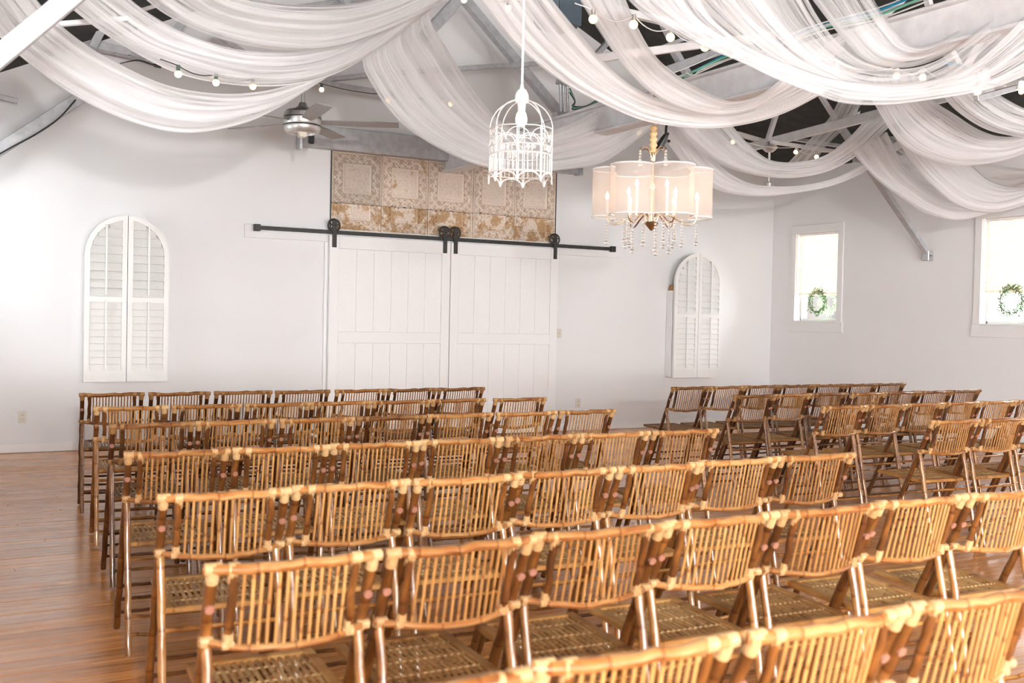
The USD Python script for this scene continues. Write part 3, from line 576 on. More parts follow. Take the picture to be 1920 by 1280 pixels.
swag(Y([(190, -70, 120, -55), (245, -2, 180, 2), (325, 50, 285, 80), (405, 82, 400, 117), (480, 97, 500, 131), (560, 97, 600, 126), (650, 82, 690, 90), (740, 38, 760, 50), (840, -40, 850, -23)], 6.8, 8.1), 'white tulle swag second from the top among the left fan of swags')
swag(Y([(340, -80, 240, -30), (425, -20, 310, 25), (500, 2, 400, 66), (580, 10, 500, 90), (660, 8, 600, 94), (740, -10, 700, 67), (830, -48, 795, 22), (890, -80, 860, -20)], 6.7, 8.0), 'topmost white tulle swag at the upper left edge of the picture')
swag(Y([(840, -40, 740, 15), (800, 26, 680, 105), (838, 98, 702, 172), (880, 160, 752, 232), (925, 213, 815, 273), (968, 240, 890, 306), (1014, 247, 970, 321), (1060, 234, 1060, 317), (1105, 212, 1125, 307), (1145, 199, 1175, 278), (1185, 183, 1215, 248), (1230, 155, 1260, 212)], 8.2, 8.8), 'white tulle swag falling from the gathering point and passing behind the birdcage lamp', drift=0.25)
swag(Y([(1000, -50, 860, -50), (1035, 2, 905, 0), (1082, 62, 968, 80), (1132, 120, 1050, 150), (1185, 163, 1130, 195), (1245, 190, 1205, 227), (1310, 206, 1280, 239), (1370, 203, 1350, 240), (1430, 185, 1420, 228), (1490, 155, 1480, 207), (1550, 118, 1545, 172), (1610, 75, 1610, 130)], 5.6, 5.5), 'long white tulle swag crossing behind the white lamp cord and dipping above the chandelier')
swag(Y([(1145, -50, 1065, -50), (1168, 0, 1090, 0), (1193, 55, 1122, 52), (1225, 105, 1165, 115), (1268, 142, 1215, 168), (1320, 172, 1270, 200), (1370, 190, 1335, 214), (1420, 180, 1400, 208), (1465, 148, 1455, 180), (1520, 105, 1515, 140), (1580, 60, 1580, 95)], 5.4, 5.2), 'narrow steep white tulle swag between two bulbs above the chandelier')
swag(Y([(1290, -60, 1150, -40), (1320, 20, 1205, 18), (1365, 65, 1302, 78), (1420, 98, 1398, 121), (1480, 122, 1454, 148), (1545, 145, 1510, 170), (1610, 155, 1580, 194), (1680, 158, 1660, 197), (1745, 150, 1750, 186), (1800, 134, 1830, 172), (1855, 95, 1890, 154), (1925, 25, 1960, 120), (1990, -50, 2040, 60)], 4.3, 4.0), 'broad white tulle swag forming the lowest edge of the upper right cluster', material='tulle_near')
swag(Y([(1480, -50, 1330, -50), (1500, 0, 1350, 0), (1530, 50, 1400, 60), (1570, 95, 1460, 112), (1620, 125, 1530, 148), (1680, 135, 1600, 168), (1740, 120, 1690, 168), (1790, 92, 1765, 145), (1850, 45, 1835, 95), (1900, 10, 1890, 60), (1960, -50, 1950, 0)], 4.5, 4.2), 'thin white tulle swag in the middle of the upper right cluster', material='tulle_thin')
swag(Y([(1610, -50, 1500, -50), (1635, 5, 1540, 5), (1668, 52, 1585, 65), (1700, 85, 1635, 115), (1740, 88, 1700, 126), (1790, 62, 1760, 110), (1840, 35, 1820, 75), (1885, 8, 1880, 42), (1940, -40, 1940, 10)], 4.7, 4.4), 'white tulle swag rising in front of the ridge beam at the upper right', material='tulle_thin')
swag(Y([(1400, -60, 1270, -50), (1425, 0, 1300, 0), (1470, 60, 1370, 62), (1520, 105, 1440, 112), (1580, 140, 1520, 148), (1640, 160, 1600, 176), (1720, 160, 1700, 180), (1790, 130, 1790, 160), (1860, 70, 1860, 110), (1930, 5, 1930, 50), (1990, -60, 1990, -10)], 4.4, 4.2), 'sheer white tulle strip inside the upper right cluster left of the cables', material='tulle_thin')
swag(Y([(1340, 195, 1230, 200), (1375, 240, 1290, 262), (1405, 272, 1345, 302), (1445, 300, 1410, 325), (1500, 303, 1480, 333), (1550, 290, 1550, 322), (1595, 256, 1610, 290), (1630, 220, 1665, 240), (1670, 190, 1720, 195)], 8.6, 8.2), 'white tulle swag right of the chandelier passing below the second fan mount')
swag(Y([(1300, 210, 1215, 205), (1310, 262, 1245, 252), (1345, 310, 1285, 308), (1395, 342, 1345, 354), (1450, 350, 1420, 367), (1510, 347, 1495, 361), (1570, 332, 1565, 347), (1630, 300, 1630, 318), (1685, 262, 1690, 277), (1730, 225, 1740, 240)], 8.9, 8.4), 'outermost white tulle swag hanging lowest in front of the back corner of the room')
swag(Y([(1730, 150, 1620, 150), (1742, 188, 1648, 200), (1790, 220, 1685, 255), (1835, 247, 1735, 288), (1880, 259, 1800, 304), (1930, 250, 1880, 298), (2000, 215, 1960, 270)], 7.0, 6.4), 'thick white tulle swag at the right edge above the wreath window')
swag(Y([(1850, 140, 1760, 140), (1862, 178, 1785, 187), (1895, 198, 1835, 228), (1930, 210, 1890, 250), (1990, 225, 1960, 262)], 6.3, 5.8), 'short white tulle swag beneath the glowing bulbs at the far right')
swag(Y([(1660, 250, 1600, 285), (1690, 312, 1645, 335), (1730, 352, 1690, 368), (1775, 382, 1735, 396), (1820, 388, 1790, 410), (1860, 380, 1850, 401), (1900, 358, 1910, 376), (1960, 320, 1970, 345)], 8.2, 7.0), 'lowest white tulle swag just above the right wreath window')
swag(Y([(1760, 225, 1680, 255), (1790, 275, 1718, 310), (1830, 325, 1760, 352), (1870, 350, 1805, 384), (1920, 355, 1865, 394), (1980, 335, 1930, 378), (2040, 310, 2000, 345)], 7.6, 6.6), 'white tulle swag crossing just above the lowest one at the right edge')
swag(Y([(1720, 255, 1590, 275), (1800, 296, 1680, 355), (1880, 315, 1770, 378), (1960, 320, 1860, 370), (2050, 300, 1960, 330)], 8.5, 6.9), 'sheer white tulle sheet behind the crossing swags at the right edge', material='tulle_thin', thick=0.12)
swag(Y([(1640, 130, 1600, 125), (1605, 210, 1565, 205), (1578, 245, 1538, 240), (1548, 275, 1505, 278), (1522, 312, 1480, 305)], 9.2, 9.0), 'narrow white tulle strip hanging across the dark roof beside the second fan mount', material='tulle_thin')

# ------------------------------------------------------------------ string lights
def string_light(pts, sag, label, r=0.024, ext=((0, 0), (0, 0))):
    t = thing('string_light', label, 'string lights')
    W = [P(*p) for p in pts]
    cab = []
    for i in range(len(W) - 1):
        for f in np.linspace(0, 1, 8, endpoint=False): cab.append(W[i] * (1 - f) + W[i + 1] * f + np.array([0, 0, 0.055 - sag * 4 * f * (1 - f)]))
    cab.append(W[-1] + np.array([0, 0, 0.055]))
    cab = [cab[0] + (cab[0] - cab[6]) * 0.6] + cab + [cab[-1] + (cab[-1] - cab[-7]) * 0.6]
    put('cord', tube(np.array(cab), 0.0036, 5), M['wire_dark' if pts[0][0] < 900 else 'cord'], t, smooth=True)
    for w in W:
        put('socket', tube([w + (0, 0, 0.058), w + (0, 0, r * 0.85)], 0.013, 8)[:2], M['socket' if pts[0][0] < 900 else 'nickel'], t)
        put('bulb', ball(w, r, 2), M['bulb'], t, smooth=True)
    return t
t = string_light([(334, 139, 7.05), (405, 155, 7.2), (474, 162, 7.4)], 0.03, 'string of three warm globe bulbs under the left tulle swags')
put('plug', tube(spline([P(225, 119, 7.6), P(258, 113, 7.6), P(285, 121, 7.6), P(302, 124, 7.6)], 14), np.linspace(0.006, 0.018, 14) * np.where(np.arange(14) > 9, 1, 0.5), 6), M['wire_dark'], t, smooth=True)
string_light([(603, 168, 9.6), (728, 188, 9.6), (845, 195, 9.4)], 0.02, 'string of warm globe bulbs above the nickel ceiling fan')
string_light([(870, 0, 7.2), (953, 15, 7.2)], 0.03, 'two warm globe bulbs at the top edge left of the lamp cord')
string_light([(1112, 36, 5.15), (1188, 46, 5.1), (1257, 70, 5.0), (1322, 88, 4.7), (1385, 100, 4.7)], 0.05, 'string of warm globe bulbs against the dark roof above the chandelier', 0.026)
string_light([(1567, 131, 4.65), (1681, 142, 4.6), (1730, 145, 4.55), (1833, 172, 4.1)], 0.04, 'string of warm globe bulbs glowing through the upper right tulle cluster', 0.022)
string_light([(1198, 249, 9.6), (1374, 266, 9.2), (1492, 285, 9.0), (1531, 294, 8.8)], 0.05, 'string of warm globe bulbs beside the second fan mount right of the chandelier', 0.026)
t = thing('spot_lamp', 'white clamp lamp with a lit bulb at the far right edge', 'lamp')
c = P(1914, 160, 4.9); put('shade', (lathe([(0.018, 0.03), (0.02, 0.02), (0.034, -0.03), (0.031, -0.03), (0.017, 0.018)], 20)[0] + c, lathe([(0, 0)] * 5, 20)[1]), M['cord'], t, smooth=40)
put('bulb', ball(c + (0.008, 0, -0.045), 0.020), M['bulb'], t, smooth=True); put('arm', tube([c + (0, 0, 0.02), c + (0, 0.02, 0.07)], 0.008, 8)[:2], M['nickel'], t)

# ------------------------------------------------------------------ ceiling fan, fan mount, loudspeaker, spotlights
fx, fy, fz = float(P(567, 235, 10)[0]), 10.0, float(P(567, 235, 10)[2])
fan = thing('ceiling_fan', 'brushed nickel ceiling fan with grey blades left of the tin tiles', 'fan', (fx, fy, fz))
squat = lambda q: [(r, z * 0.84) for r, z in q]
put('motor_housing', lathe(squat([(0.0, -0.005), (0.165, -0.005), (0.178, 0.02), (0.182, 0.075), (0.178, 0.078), (0.178, 0.083), (0.182, 0.086), (0.178, 0.135), (0.155, 0.165), (0.08, 0.19), (0.045, 0.22), (0.032, 0.26), (0.0, 0.26)]), 48), M['nickel'], fan, smooth=35)
put('light_ring', lathe(squat([(0.0, -0.055), (0.12, -0.055), (0.13, -0.09), (0.15, -0.092), (0.172, -0.06), (0.178, -0.02), (0.174, -0.008), (0.0, -0.008)]), 48), M['nickel'], fan, smooth=35)
put('diffuser', lathe(squat([(0.0, -0.078), (0.128, -0.07), (0.13, -0.06), (0.0, -0.06)]), 40), M['white'], fan, smooth=40)
put('lamp_socket', cbox((-0.035, -0.035, -0.115), (0.035, 0.035, -0.06)), M['ivory'], fan); put('seam', ring((0, 0, 0.0675), 0.180, 0.004, 48, 6), M['black'], fan, smooth=True); put('seam', ring((0, 0, -0.005), 0.179, 0.004, 48, 6), M['black'], fan, smooth=True)
put('downrod', tube([(0, 0, 0.20), (0, 0, 1.05)], 0.016, 12)[:2], M['nickel'], fan)
put('canopy', lathe([(0.0, 1.03), (0.05, 1.03), (0.07, 1.09), (0.0, 1.09)], 24), M['nickel'], fan, smooth=35)
for k in range(5):
    a = math.radians(-24 + 72 * k); L0, L1 = 0.17, 0.93; n = 10; V = []
    for i in range(n):
        f = i / (n - 1); r = L0 + (L1 - L0) * f; w = 0.045 + 0.028 * math.sin(min(f * 2.2, 1.57)); tw = -0.26 + 0.12 * f
        for sx, sz in ((-1, -1), (1, -1), (1, 1), (-1, 1)): V.append((r, sx * w * math.cos(tw), 0.035 + sx * w * math.sin(tw) + sz * 0.004))
    F = [q for i in range(n - 1) for j in range(4) for q in ((4 * i + j, 4 * i + (j + 1) % 4, 4 * i + 4 + (j + 1) % 4), (4 * i + j, 4 * i + 4 + (j + 1) % 4, 4 * i + 4 + j))] + [(0, 2, 1), (0, 3, 2), (4 * n - 4, 4 * n - 3, 4 * n - 2), (4 * n - 4, 4 * n - 2, 4 * n - 1)]
    R = np.array([[math.cos(a), math.sin(a), 0], [-math.sin(a), math.cos(a), 0], [0, 0, 1]])
    put('blade', (np.array(V) @ R, np.array(F)), M['blade'], fan)
cs = P(580, 258, 10.4)
t = thing('security_camera', 'small black camera under the ceiling fan on the end of the wall beam', 'camera'); put('body', bar(cs + (0.02, 0, 0.05), cs + (0.02, 0, -0.06), 0.055, 0.06, 0.01), M['black'], t); put('mount', bar(cs + (-0.07, 0.05, 0.09), cs + (-0.07, 0.05, -0.12), 0.03, 0.03), M['galv'], t)
c = P(1443, 276, 9.45)
t = thing('fan_mount', 'nickel fan canopy and downrod on the right truss', 'fan mount', tuple(c))
put('canopy', lathe([(0.018, -0.06), (0.045, -0.055), (0.085, -0.02), (0.095, 0.0), (0.09, 0.01), (0.05, 0.02), (0.045, 0.06), (0.0, 0.06)], 28), M['nickel'], t, smooth=35)
put('downrod', tube([(0, 0, -0.05), (0, 0, -0.42)], 0.016, 10)[:2], M['nickel'], t); put('coupling', lathe([(0.0, -0.5), (0.05, -0.48), (0.05, -0.42), (0.0, -0.40)], 20), M['nickel'], t, smooth=35)
c = P(1047, 24, 6.6)
t = thing('loudspeaker', 'grey blue loudspeaker under the roof behind the tulle at the top', 'speaker', tuple(c), 18)
put('cabinet', tuple(cbox((-0.17, -0.13, -0.13), (0.13, 0.13, 0.14), 0.045)), M['teal'], t, smooth=40); put('grille', cbox((-0.14, -0.14, -0.1), (0.10, -0.125, 0.11), 0.01), M['teal'], t); put('bracket', bar((0, 0, 0.13), (0, 0, 0.42), 0.05, 0.03), M['iron'], t)
for px, py, yy, tl, lab in ((1243, 264, 8.1, 0.5, 'black spotlight hanging behind the chandelier stem'), (1172, 253, 9.2, 0.9, 'black spotlight half hidden by tulle left of the chandelier stem')):
    c = P(px, py, yy); t = thing('spotlight', lab, 'spotlight', tuple(c))
    d = np.array([math.sin(tl) * 0.8, -0.3, math.cos(tl)]); d /= np.linalg.norm(d)
    put('can', tube([-d * 0.09, -d * 0.05, d * 0.02, d * 0.06], [0.036, 0.038, 0.034, 0.026], 16)[:2], M['black'], t, smooth=40); put('yoke', bar(d * 0.03, d * 0.09, 0.03, 0.04), M['black'], t); put('knob', ball((0.055, -0.02, 0), 0.016, 1), M['black'], t)
    put('clamp', bar((0.03, 0, 0.06), (0.05, 0, 0.30), 0.02, 0.02), M['black'], t)

# ------------------------------------------------------------------ birdcage lamp
gx = float(P(977, 250, 5)[0]); cage = thing('birdcage_pendant', 'white wire birdcage pendant lamp hanging on a white cord', 'pendant lamp', (gx, 5.0, 0))
zc = lambda py: 2.703 - (py - 180) * 0.002879
Rg = 0.170; pt = lambda a, z, r=Rg: (r * math.cos(a), r * math.sin(a), z)
put('cord', tube([(0, 0, 2.75), (0.0, 0, 3.9), (0.0, 0, roof_z(gx) - 0.01)], 0.0065, 8)[:2], M['cord'], cage, smooth=30)
put('socket_cover', lathe([(0.0, 2.665), (0.034, 2.665), (0.038, 2.68), (0.036, 2.71), (0.024, 2.735), (0.012, 2.742), (0.008, 2.765), (0.0, 2.765)], 24), M['cord'], cage, smooth=40)
put('lamp_holder', lathe([(0.0, 2.60), (0.02, 2.60), (0.022, 2.67), (0.0, 2.67)], 16), M['cord'], cage, smooth=40)
put('bulb', lathe([(0.0, 2.54), (0.018, 2.545), (0.030, 2.562), (0.032, 2.58), (0.026, 2.605), (0.017, 2.625), (0.015, 2.64), (0.0, 2.64)], 24), M['cagebulb'], cage, smooth=True)
RW = 0.0036
for z, r in ((zc(243), RW), (zc(277), RW), (zc(292), 0.004), (zc(326), RW)): put('hoop', ring((0, 0, z), Rg, r, 56, 6), M['cagewire'], cage, smooth=True)
put('crown_hoop', ring((0, 0, zc(188)), 0.035, 0.004, 24, 6), M['cagewire'], cage, smooth=True)
A8 = [math.radians(10 + 45 * k) for k in range(8)]
for a in A8:
    put('dome_rib', tube([pt(a, zc(188) + 0.0, 0.035)] + [pt(a, zc(243) + (zc(188) - zc(243)) * math.sin(u), Rg * math.cos(u) * 0.97 + 0.006) for u in np.linspace(1.35, 0, 10)] + [pt(a, zc(243))], 0.0033, 6), M['cagewire'], cage, smooth=True)
    for e in (-0.028, 0.028): put('upright', tube([pt(a + e, zc(243)), pt(a + e, zc(326)), pt(a, zc(345))], 0.0033, 6), M['cagewire'], cage, smooth=True)
    b = a + math.radians(45)
    put('scallop', tube([pt(a + (b - a) * f, zc(345) + (zc(328) - zc(345)) * math.sqrt(max(0, 1 - (2 * f - 1) ** 2)), Rg + 0.002) for f in np.linspace(0, 1, 13)], 0.004, 6), M['cagewire'], cage, smooth=True)
    for lo, hi, w in ((277, 258, 0.5), (277, 262, 0.40), (270, 247, 0.5)):
        c0 = a + (b - a) * 0.5 if lo == 277 else a
        put('arch', tube([pt(c0 + math.radians(45) * w * math.cos(u), zc(lo) + (zc(hi) - zc(lo)) * math.sin(u)) for u in np.linspace(0, np.pi, 13)], 0.0025, 6), M['cagewire'], cage, smooth=True)
    for sgn in (-1, 1):
        put('scroll', tube([pt(a + (b - a) * 0.5 + sgn * (0.07 + 0.05 * (1 - u / 9) * math.cos(u)) , zc(284.5) + 0.02 * (1 - u / 9) * math.sin(u)) for u in np.linspace(0, 8, 22)], 0.0028, 5), M['cagewire'], cage, smooth=True)
    for k in range(1, 5): put('bar', tube([pt(a + (b - a) * k / 5, zc(292)), pt(a + (b - a) * k / 5, zc(327))], 0.0022, 6)[:2], M['cagewire'], cage, smooth=30)

# ------------------------------------------------------------------ chandelier
hx, hy = float(P(1223, 350, 6)[0]), 6.0; zh = lambda py: 2.589 - (py - 310) * 0.00372
ch = thing('chandelier', 'scalloped sheer drum chandelier with candle bulbs and crystal strands', 'chandelier', (hx, hy, 0))
view = math.atan2(-hy, -hx); LOB = [view + math.radians(30 + 60 * k) for k in range(6)]
outline = unary_union([Point(0.268 * math.cos(a), 0.268 * math.sin(a)).buffer(0.149, 24) for a in LOB] + [Point(0, 0).buffer(0.23)])
co = np.array(outline.exterior.coords)[:-1]; n = len(co); zt, zb = zh(318), zh(408)
V = np.vstack([np.column_stack([co, np.full(n, zb)]), np.column_stack([co, np.full(n, zt)])]); j = np.arange(n); k2 = (j + 1) % n
put('shade', (V, np.vstack([np.stack([j, k2, k2 + n], 1), np.stack([j, k2 + n, j + n], 1)])), M['shade'], ch, smooth=25)
for z in (zt, zb): put('shade_trim', tube(np.column_stack([np.vstack([co, co[:1]]), np.full(n + 1, z)]), 0.0055, 6, caps=False), M['cord'], ch, smooth=True)
put('stem', tube([(0, 0, zh(428)), (0, 0, zh(285))], 0.009, 12)[:2], M['gold'], ch); put('stem_sleeve', lathe([(0.012, zh(304)), (0.02, zh(298)), (0.016, zh(286)), (0.0, zh(284))], 16), M['gold'], ch, smooth=40)
put('finial', lathe([(0.0, zh(433)), (0.008, zh(432)), (0.045, zh(421)), (0.05, zh(418)), (0.045, zh(416)), (0.0, zh(416))], 24), M['gold'], ch, smooth=40)
for k, a in enumerate(LOB):
    q = lambda r, z: (r * math.cos(a), r * math.sin(a), z)
    put('arm', tube(spline([q(0.035, zh(416)), q(0.05, zh(404)), q(0.10, zh(401)), q(0.17, zh(410)), q(0.24, zh(421)), q(0.295, zh(418)), q(0.312, zh(404)), q(0.312, zh(398))], 30), 0.0055, 8), M['gold'], ch, smooth=True)
    put('candle', tube([q(0.312, zh(400)), q(0.312, zh(374))], 0.011, 10)[:2], M['cord'], ch, smooth=30)
    c = np.array(q(0.312, zh(374)))
    put('bulb', (lathe([(0.0, 0), (0.008, 0.0), (0.014, 0.014), (0.011, 0.03), (0.003, 0.052), (0.0, 0.055)], 12)[0] + c, lathe([(0, 0)] * 6, 12)[1]), M['candle'], ch, smooth=True)
for k, a in enumerate(LOB[::2]):
    c = np.array([0.12 * math.cos(a + 0.5), 0.12 * math.sin(a + 0.5), zh(352)])
    put('candle', tube([c - (0, 0, 0.2), c], 0.010, 10)[:2], M['cord'], ch, smooth=30); put('bulb', (lathe([(0.0, 0), (0.008, 0.0), (0.014, 0.014), (0.011, 0.03), (0.003, 0.052), (0.0, 0.055)], 12)[0] + c, lathe([(0, 0)] * 6, 12)[1]), M['candle'], ch, smooth=True)
bd = ball((0, 0, 0), 1, 1)
def strand(x, y, z0, L):
    nb = int(L / 0.021)
    put('crystal_strand', join(*[(bd[0] * (0.0088 if i < nb - 1 else 0.016) + (x, y, z0 - 0.021 * i - (0.006 if i == nb - 1 else 0)), bd[1]) for i in range(nb)]), M['crystal'], ch, smooth=True)
g = np.random.default_rng(5)
for a in LOB: strand(0.312 * math.cos(a), 0.312 * math.sin(a), zh(421), 0.16)
for k in range(11):
    a, r = 2 * np.pi * k / 11 + 0.2, 0.13 + 0.09 * (k % 2); strand(r * math.cos(a), r * math.sin(a), zh(414), (0.20, 0.24, 0.17)[k % 3])
for k in range(4):
    a = view + math.radians(45 + 90 * k); q = lambda r, z: (r * math.cos(a), r * math.sin(a), z)
    put('crown_arm', tube(spline([q(0.012, zh(300)), q(0.03, zh(286)), q(0.07, zh(277)), q(0.115, zh(280)), q(0.125, zh(286))], 16), 0.004, 6), M['gold'], ch, smooth=True)
    strand(0.125 * math.cos(a), 0.125 * math.sin(a), zh(287), 0.095)
pr = [(0.024 + 0.006 * math.sin(i * 1.3), zh(286) + (zh(236) - zh(286)) * i / 22) for i in range(23)]
put('chain_cover', lathe([(0.0, pr[0][1])] + pr + [(0.0, pr[-1][1])], 14), M['jute'], ch, smooth=60)
put('chain', tube([(0, 0, zh(240)), (0, 0, float(P(1223, 97, 6.0)[2]))], 0.008, 8)[:2], M['gold'], ch)
# ------------------------------------------------------------------ bamboo folding chairs
def cane(pts, r, n=8, step=0.035, wob=0.0015, node=0.16, taper=0.0, seed=0):
    g = np.random.default_rng(seed); pts = np.asarray(pts, float)
    L = np.linalg.norm(np.diff(pts, axis=0), axis=1).sum(); k = max(3, int(L / step) + 1)
    p = spline(pts, k) if len(pts) > 2 else pts[0] + (pts[1] - pts[0]) * np.linspace(0, 1, k)[:, None]
    p[1:-1] += g.normal(0, wob, (k - 2, 3)); s = np.linspace(0, L, k) + g.uniform(0, node)
    d = np.abs((s / node) % 1 - 0.5) * 2
    return tube(p, r * (1 + 0.09 * np.clip((d - 0.72) / 0.28, 0, 1) + g.normal(0, 0.012, k)) * (1 - taper * np.linspace(0, 1, k)), n)
POST = lambda z, x: (x, 0.425 * (0.872 - z) / 0.872, z)               # the long leg: back top to front foot
REARL = lambda z, x: (x, 0.105 - 0.150 * (0.655 - z) / 0.655, z)
def tbow(x): return (x, -0.024 * (1 - (x / 0.21) ** 2), 0.874 + 0.002 * math.sin(x * 14))
def lbow(x): return (x, 0.078 - 0.052 * (1 - (x / 0.21) ** 2), 0.674 - 0.02 * (1 - (x / 0.21) ** 2))
def chair(pal, label, loc, rz, seed, group, wd):
    t = thing('folding_chair', label, 'chair', loc, rz, group); S = seed * 1000
    K = lambda s: M[f'{pal}_{s}']
    put('top_rail', cane([tbow(x) for x in np.linspace(-wd, wd, 9)], 0.0142, 10, seed=S, node=0.13, wob=0.002), K('rail'), t, smooth=True)
    put('lower_rail', cane([lbow(x) for x in np.linspace(-wd + 0.004, wd - 0.004, 9)], 0.0108, 8, seed=S + 1, node=0.11), K('rail'), t, smooth=True)
    for i, sx in enumerate((-1, 1)):
        pw = wd - 0.021; x = sx * pw
        put('front_leg', cane([POST(0.868, x), POST(0.45, x), POST(0.012, x)], 0.0152, 9, seed=S + 2 + i, wob=0.0012, step=0.05), K('post'), t, smooth=True)
        put('rear_leg', cane([REARL(0.655, sx * (pw - 0.005)), REARL(0.012, sx * (pw - 0.005))], 0.0142, 9, seed=S + 4 + i, node=0.2, wob=0.0008, step=0.05), K('leg'), t, smooth=True)
        a, b = np.array(tbow(sx * 0.156)), np.array(lbow(sx * 0.156))
        put('inner_post', cane([a, b], 0.0120, 8, seed=S + 6 + i), K('post'), t, smooth=True)
        p = np.array(POST(0.770, x)); put('peg', tube([p + np.array((0, -0.898, -0.438)) * 0.004, p + np.array((0, -0.898, -0.438)) * 0.0195], 0.0118, 12)[:2], M['peg'], t)
        bolt = np.array(REARL(0.635, sx * (pw - 0.005))); put('bolt', tube([bolt + (-sx * 0.016, 0.012, 0), bolt + (sx * 0.020, 0.012, 0)], 0.004, 6)[:2], M['iron'], t)
        for xx, w in ((pw, 0.0205), (0.156, 0.013)):                     # pale rattan wrapped round the joints
            a = np.array(tbow(sx * xx)); dirr = np.array([1.0, 0, 0])
            d = np.array(POST(0.8, 0)) - np.array(POST(0.9, 0)); d /= np.linalg.norm(d)
            put('binding', join(tube([a - dirr * w, a + dirr * w], [0.0160, 0.0160], 10)[:2], tube([a, a + d * 0.040], [0.0172, 0.0172] if xx > 0.18 else [0.0140, 0.0140], 10)[:2]), K('binding'), t, smooth=40)
        a = np.array(lbow(sx * 0.156)); put('binding', join(tube([a - (0.015, 0, 0), a + (0.015, 0, 0)], 0.0128, 8)[:2], tube([a, a + (0, -0.01, 0.034)], 0.0139, 8)[:2]), K('binding'), t, smooth=40)
        a = np.array(lbow(sx * pw)); put('binding', join(tube([a - (0.016, 0, 0), a + (0.016, 0, 0)], 0.0126, 8)[:2], tube([np.array(POST(0.68, x)), np.array(POST(0.658, x))], 0.0172, 9)[:2]), K('binding'), t, smooth=40)
    for i, x in enumerate(np.linspace(-0.129, 0.129, 13)):
        put('spindle', cane([tbow(x), lbow(x)], 0.0047, 6, step=0.09, wob=0.0008, seed=S + 20 + i), K('spindle'), t, smooth=True)
    y0, y1, z, hx_ = 0.085, 0.500, 0.466, 0.186
    tilt = lambda y: z + 0.03 * (y - y0)
    def flat(ax, ay, bx, by, w):
        a, b = np.array([ax, ay, tilt(ay)]), np.array([bx, by, tilt(by)]); v, f = bar(a, b, w, 0.021, 0.004)
        d = (b - a) / np.linalg.norm(b - a); uv = np.stack([v @ np.array([0.3, 0.3, 1.0]) * 8, (v - a) @ d], 1); return v, f, uv
    for sx in (-1, 1): put('seat_rail', flat(sx * (hx_ - 0.016), y0, sx * (hx_ - 0.016), y1, 0.034), K('seat'), t)
    for yy in (y0 + 0.016, y1 - 0.016): put('seat_rail', flat(-hx_ + 0.033, yy, hx_ - 0.033, yy, 0.034), K('seat'), t)
    n = 14; xs = np.linspace(-hx_ + 0.042, hx_ - 0.042, n)
    for i, x in enumerate(xs):
        put('seat_slat', tube([(x, y0 + 0.03, tilt(y0) + 0.001), (x + 0.001, (y0 + y1) / 2, tilt((y0 + y1) / 2) + 0.002), (x, y1 - 0.03, tilt(y1) + 0.001)], 0.0070, 6, flat=0.65), K('slat'), t, smooth=True)
    for yy in (y0 + 0.10, (y0 + y1) / 2, y1 - 0.10):
        xx = np.linspace(-hx_ + 0.03, hx_ - 0.03, 2 * n + 1); zz = tilt(yy) + 0.0035 + 0.0045 * np.sin(np.arange(2 * n + 1) * np.pi + 0.5)
        put('seat_weaving', tube(np.column_stack([xx, np.full(2 * n + 1, yy), zz]), 0.0035, 5), K('binding'), t, smooth=True)
    put('seat_rod', tube([(-pw - 0.015, POST(0.44, 0)[1], 0.44), (pw + 0.015, POST(0.44, 0)[1], 0.44)], 0.008, 8), K('leg'), t, smooth=True)
    put('seat_rod', tube([(-0.20, REARL(0.41, 0)[1], 0.41), (0.20, REARL(0.41, 0)[1], 0.41)], 0.0085, 8), K('leg'), t, smooth=True)
    for zz in (0.095, 0.17): put('rung', cane([REARL(zz, -pw), REARL(zz, pw)], 0.0085, 7, seed=S + 50), K('leg'), t, smooth=True)
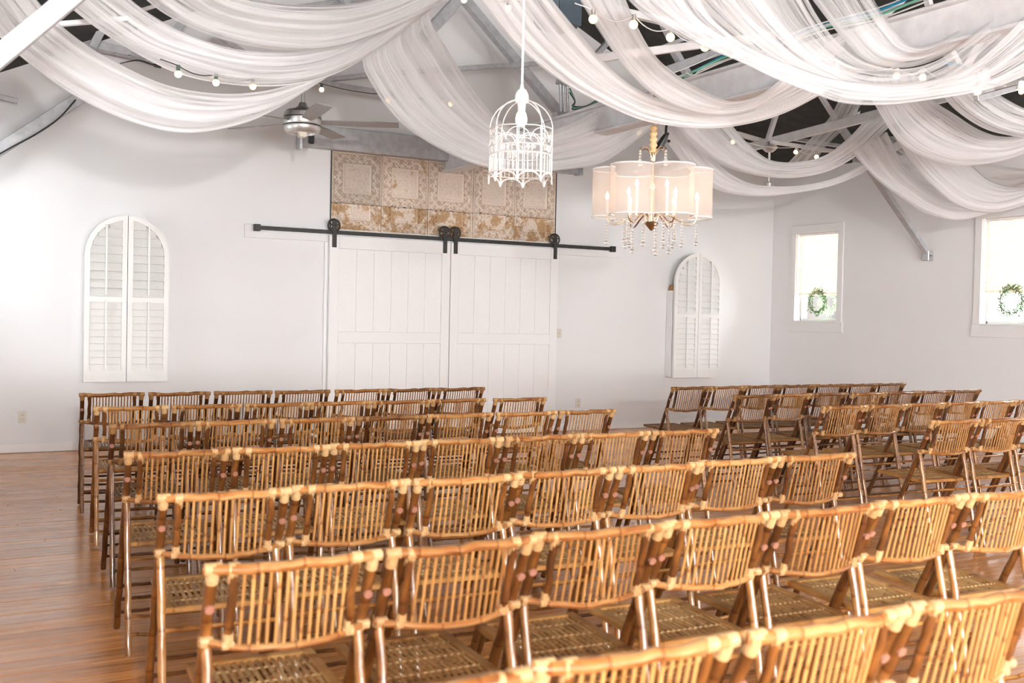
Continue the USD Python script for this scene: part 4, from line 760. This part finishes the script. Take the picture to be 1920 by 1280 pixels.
    for zz in (0.09, 0.16, 0.23): put('rung', cane([POST(zz, -pw), POST(zz, pw)], 0.0085, 7, seed=S + 51), K('post'), t, smooth=True)
    return t
# where each chair's back stands: rows of the left and right blocks, front row (nearest the barn doors) first
LEFT = [([1.25, 1.73, 2.22, 2.69, 3.19, 3.65, 4.12], 8.21), ([1.19, 1.67, 2.15, 2.61, 3.07, 3.54, 4.05], 7.08), ([1.12, 1.58, 2.06, 2.53, 3.01, 3.50, 3.97], 5.99),
        ([1.00, 1.468, 1.936, 2.404, 2.872, 3.338, 3.805], 4.75), ([0.925, 1.39, 1.855, 2.318, 2.782, 3.245, 3.708], 3.64), ([0.835, 1.30, 1.764, 2.23, 2.694, 3.157, 3.62], 2.57),
        ([0.715, 1.19, 1.67, 2.15], 1.59)]
RIGHT = [([6.38, 6.84, 7.295, 7.75, 8.20, 8.655, 9.11], 7.89), ([6.25, 6.71, 7.17, 7.63, 8.09, 8.55, 9.00], 6.87), ([6.16, 6.62, 7.075, 7.53, 7.985, 8.44], 5.78), ([6.02, 6.50, 6.98], 4.68)]
ORD = ('first', 'second', 'third', 'fourth', 'fifth', 'sixth', 'seventh')
SRC, MADE = {}, []
g = np.random.default_rng(21)
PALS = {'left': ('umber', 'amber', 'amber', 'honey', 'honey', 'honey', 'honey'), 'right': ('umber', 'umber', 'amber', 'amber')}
for side, block in (('left', LEFT), ('right', RIGHT)):
    for r, (xs, yy) in enumerate(block):
        for c, x in enumerate(xs):
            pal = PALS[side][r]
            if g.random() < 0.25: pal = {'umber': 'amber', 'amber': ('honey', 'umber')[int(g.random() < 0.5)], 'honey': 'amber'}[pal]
            label = f'bamboo folding chair, {side} block, {ORD[r]} row from barn doors, {ORD[c]} seat from left'
            loc, rz = (x, yy + g.normal(0, 0.012), 0.0), -3.0 + g.normal(0, 1.4)
            grp = f'bamboo folding chairs of the {side} block'
            key = (pal, int(g.random() * 2), side)
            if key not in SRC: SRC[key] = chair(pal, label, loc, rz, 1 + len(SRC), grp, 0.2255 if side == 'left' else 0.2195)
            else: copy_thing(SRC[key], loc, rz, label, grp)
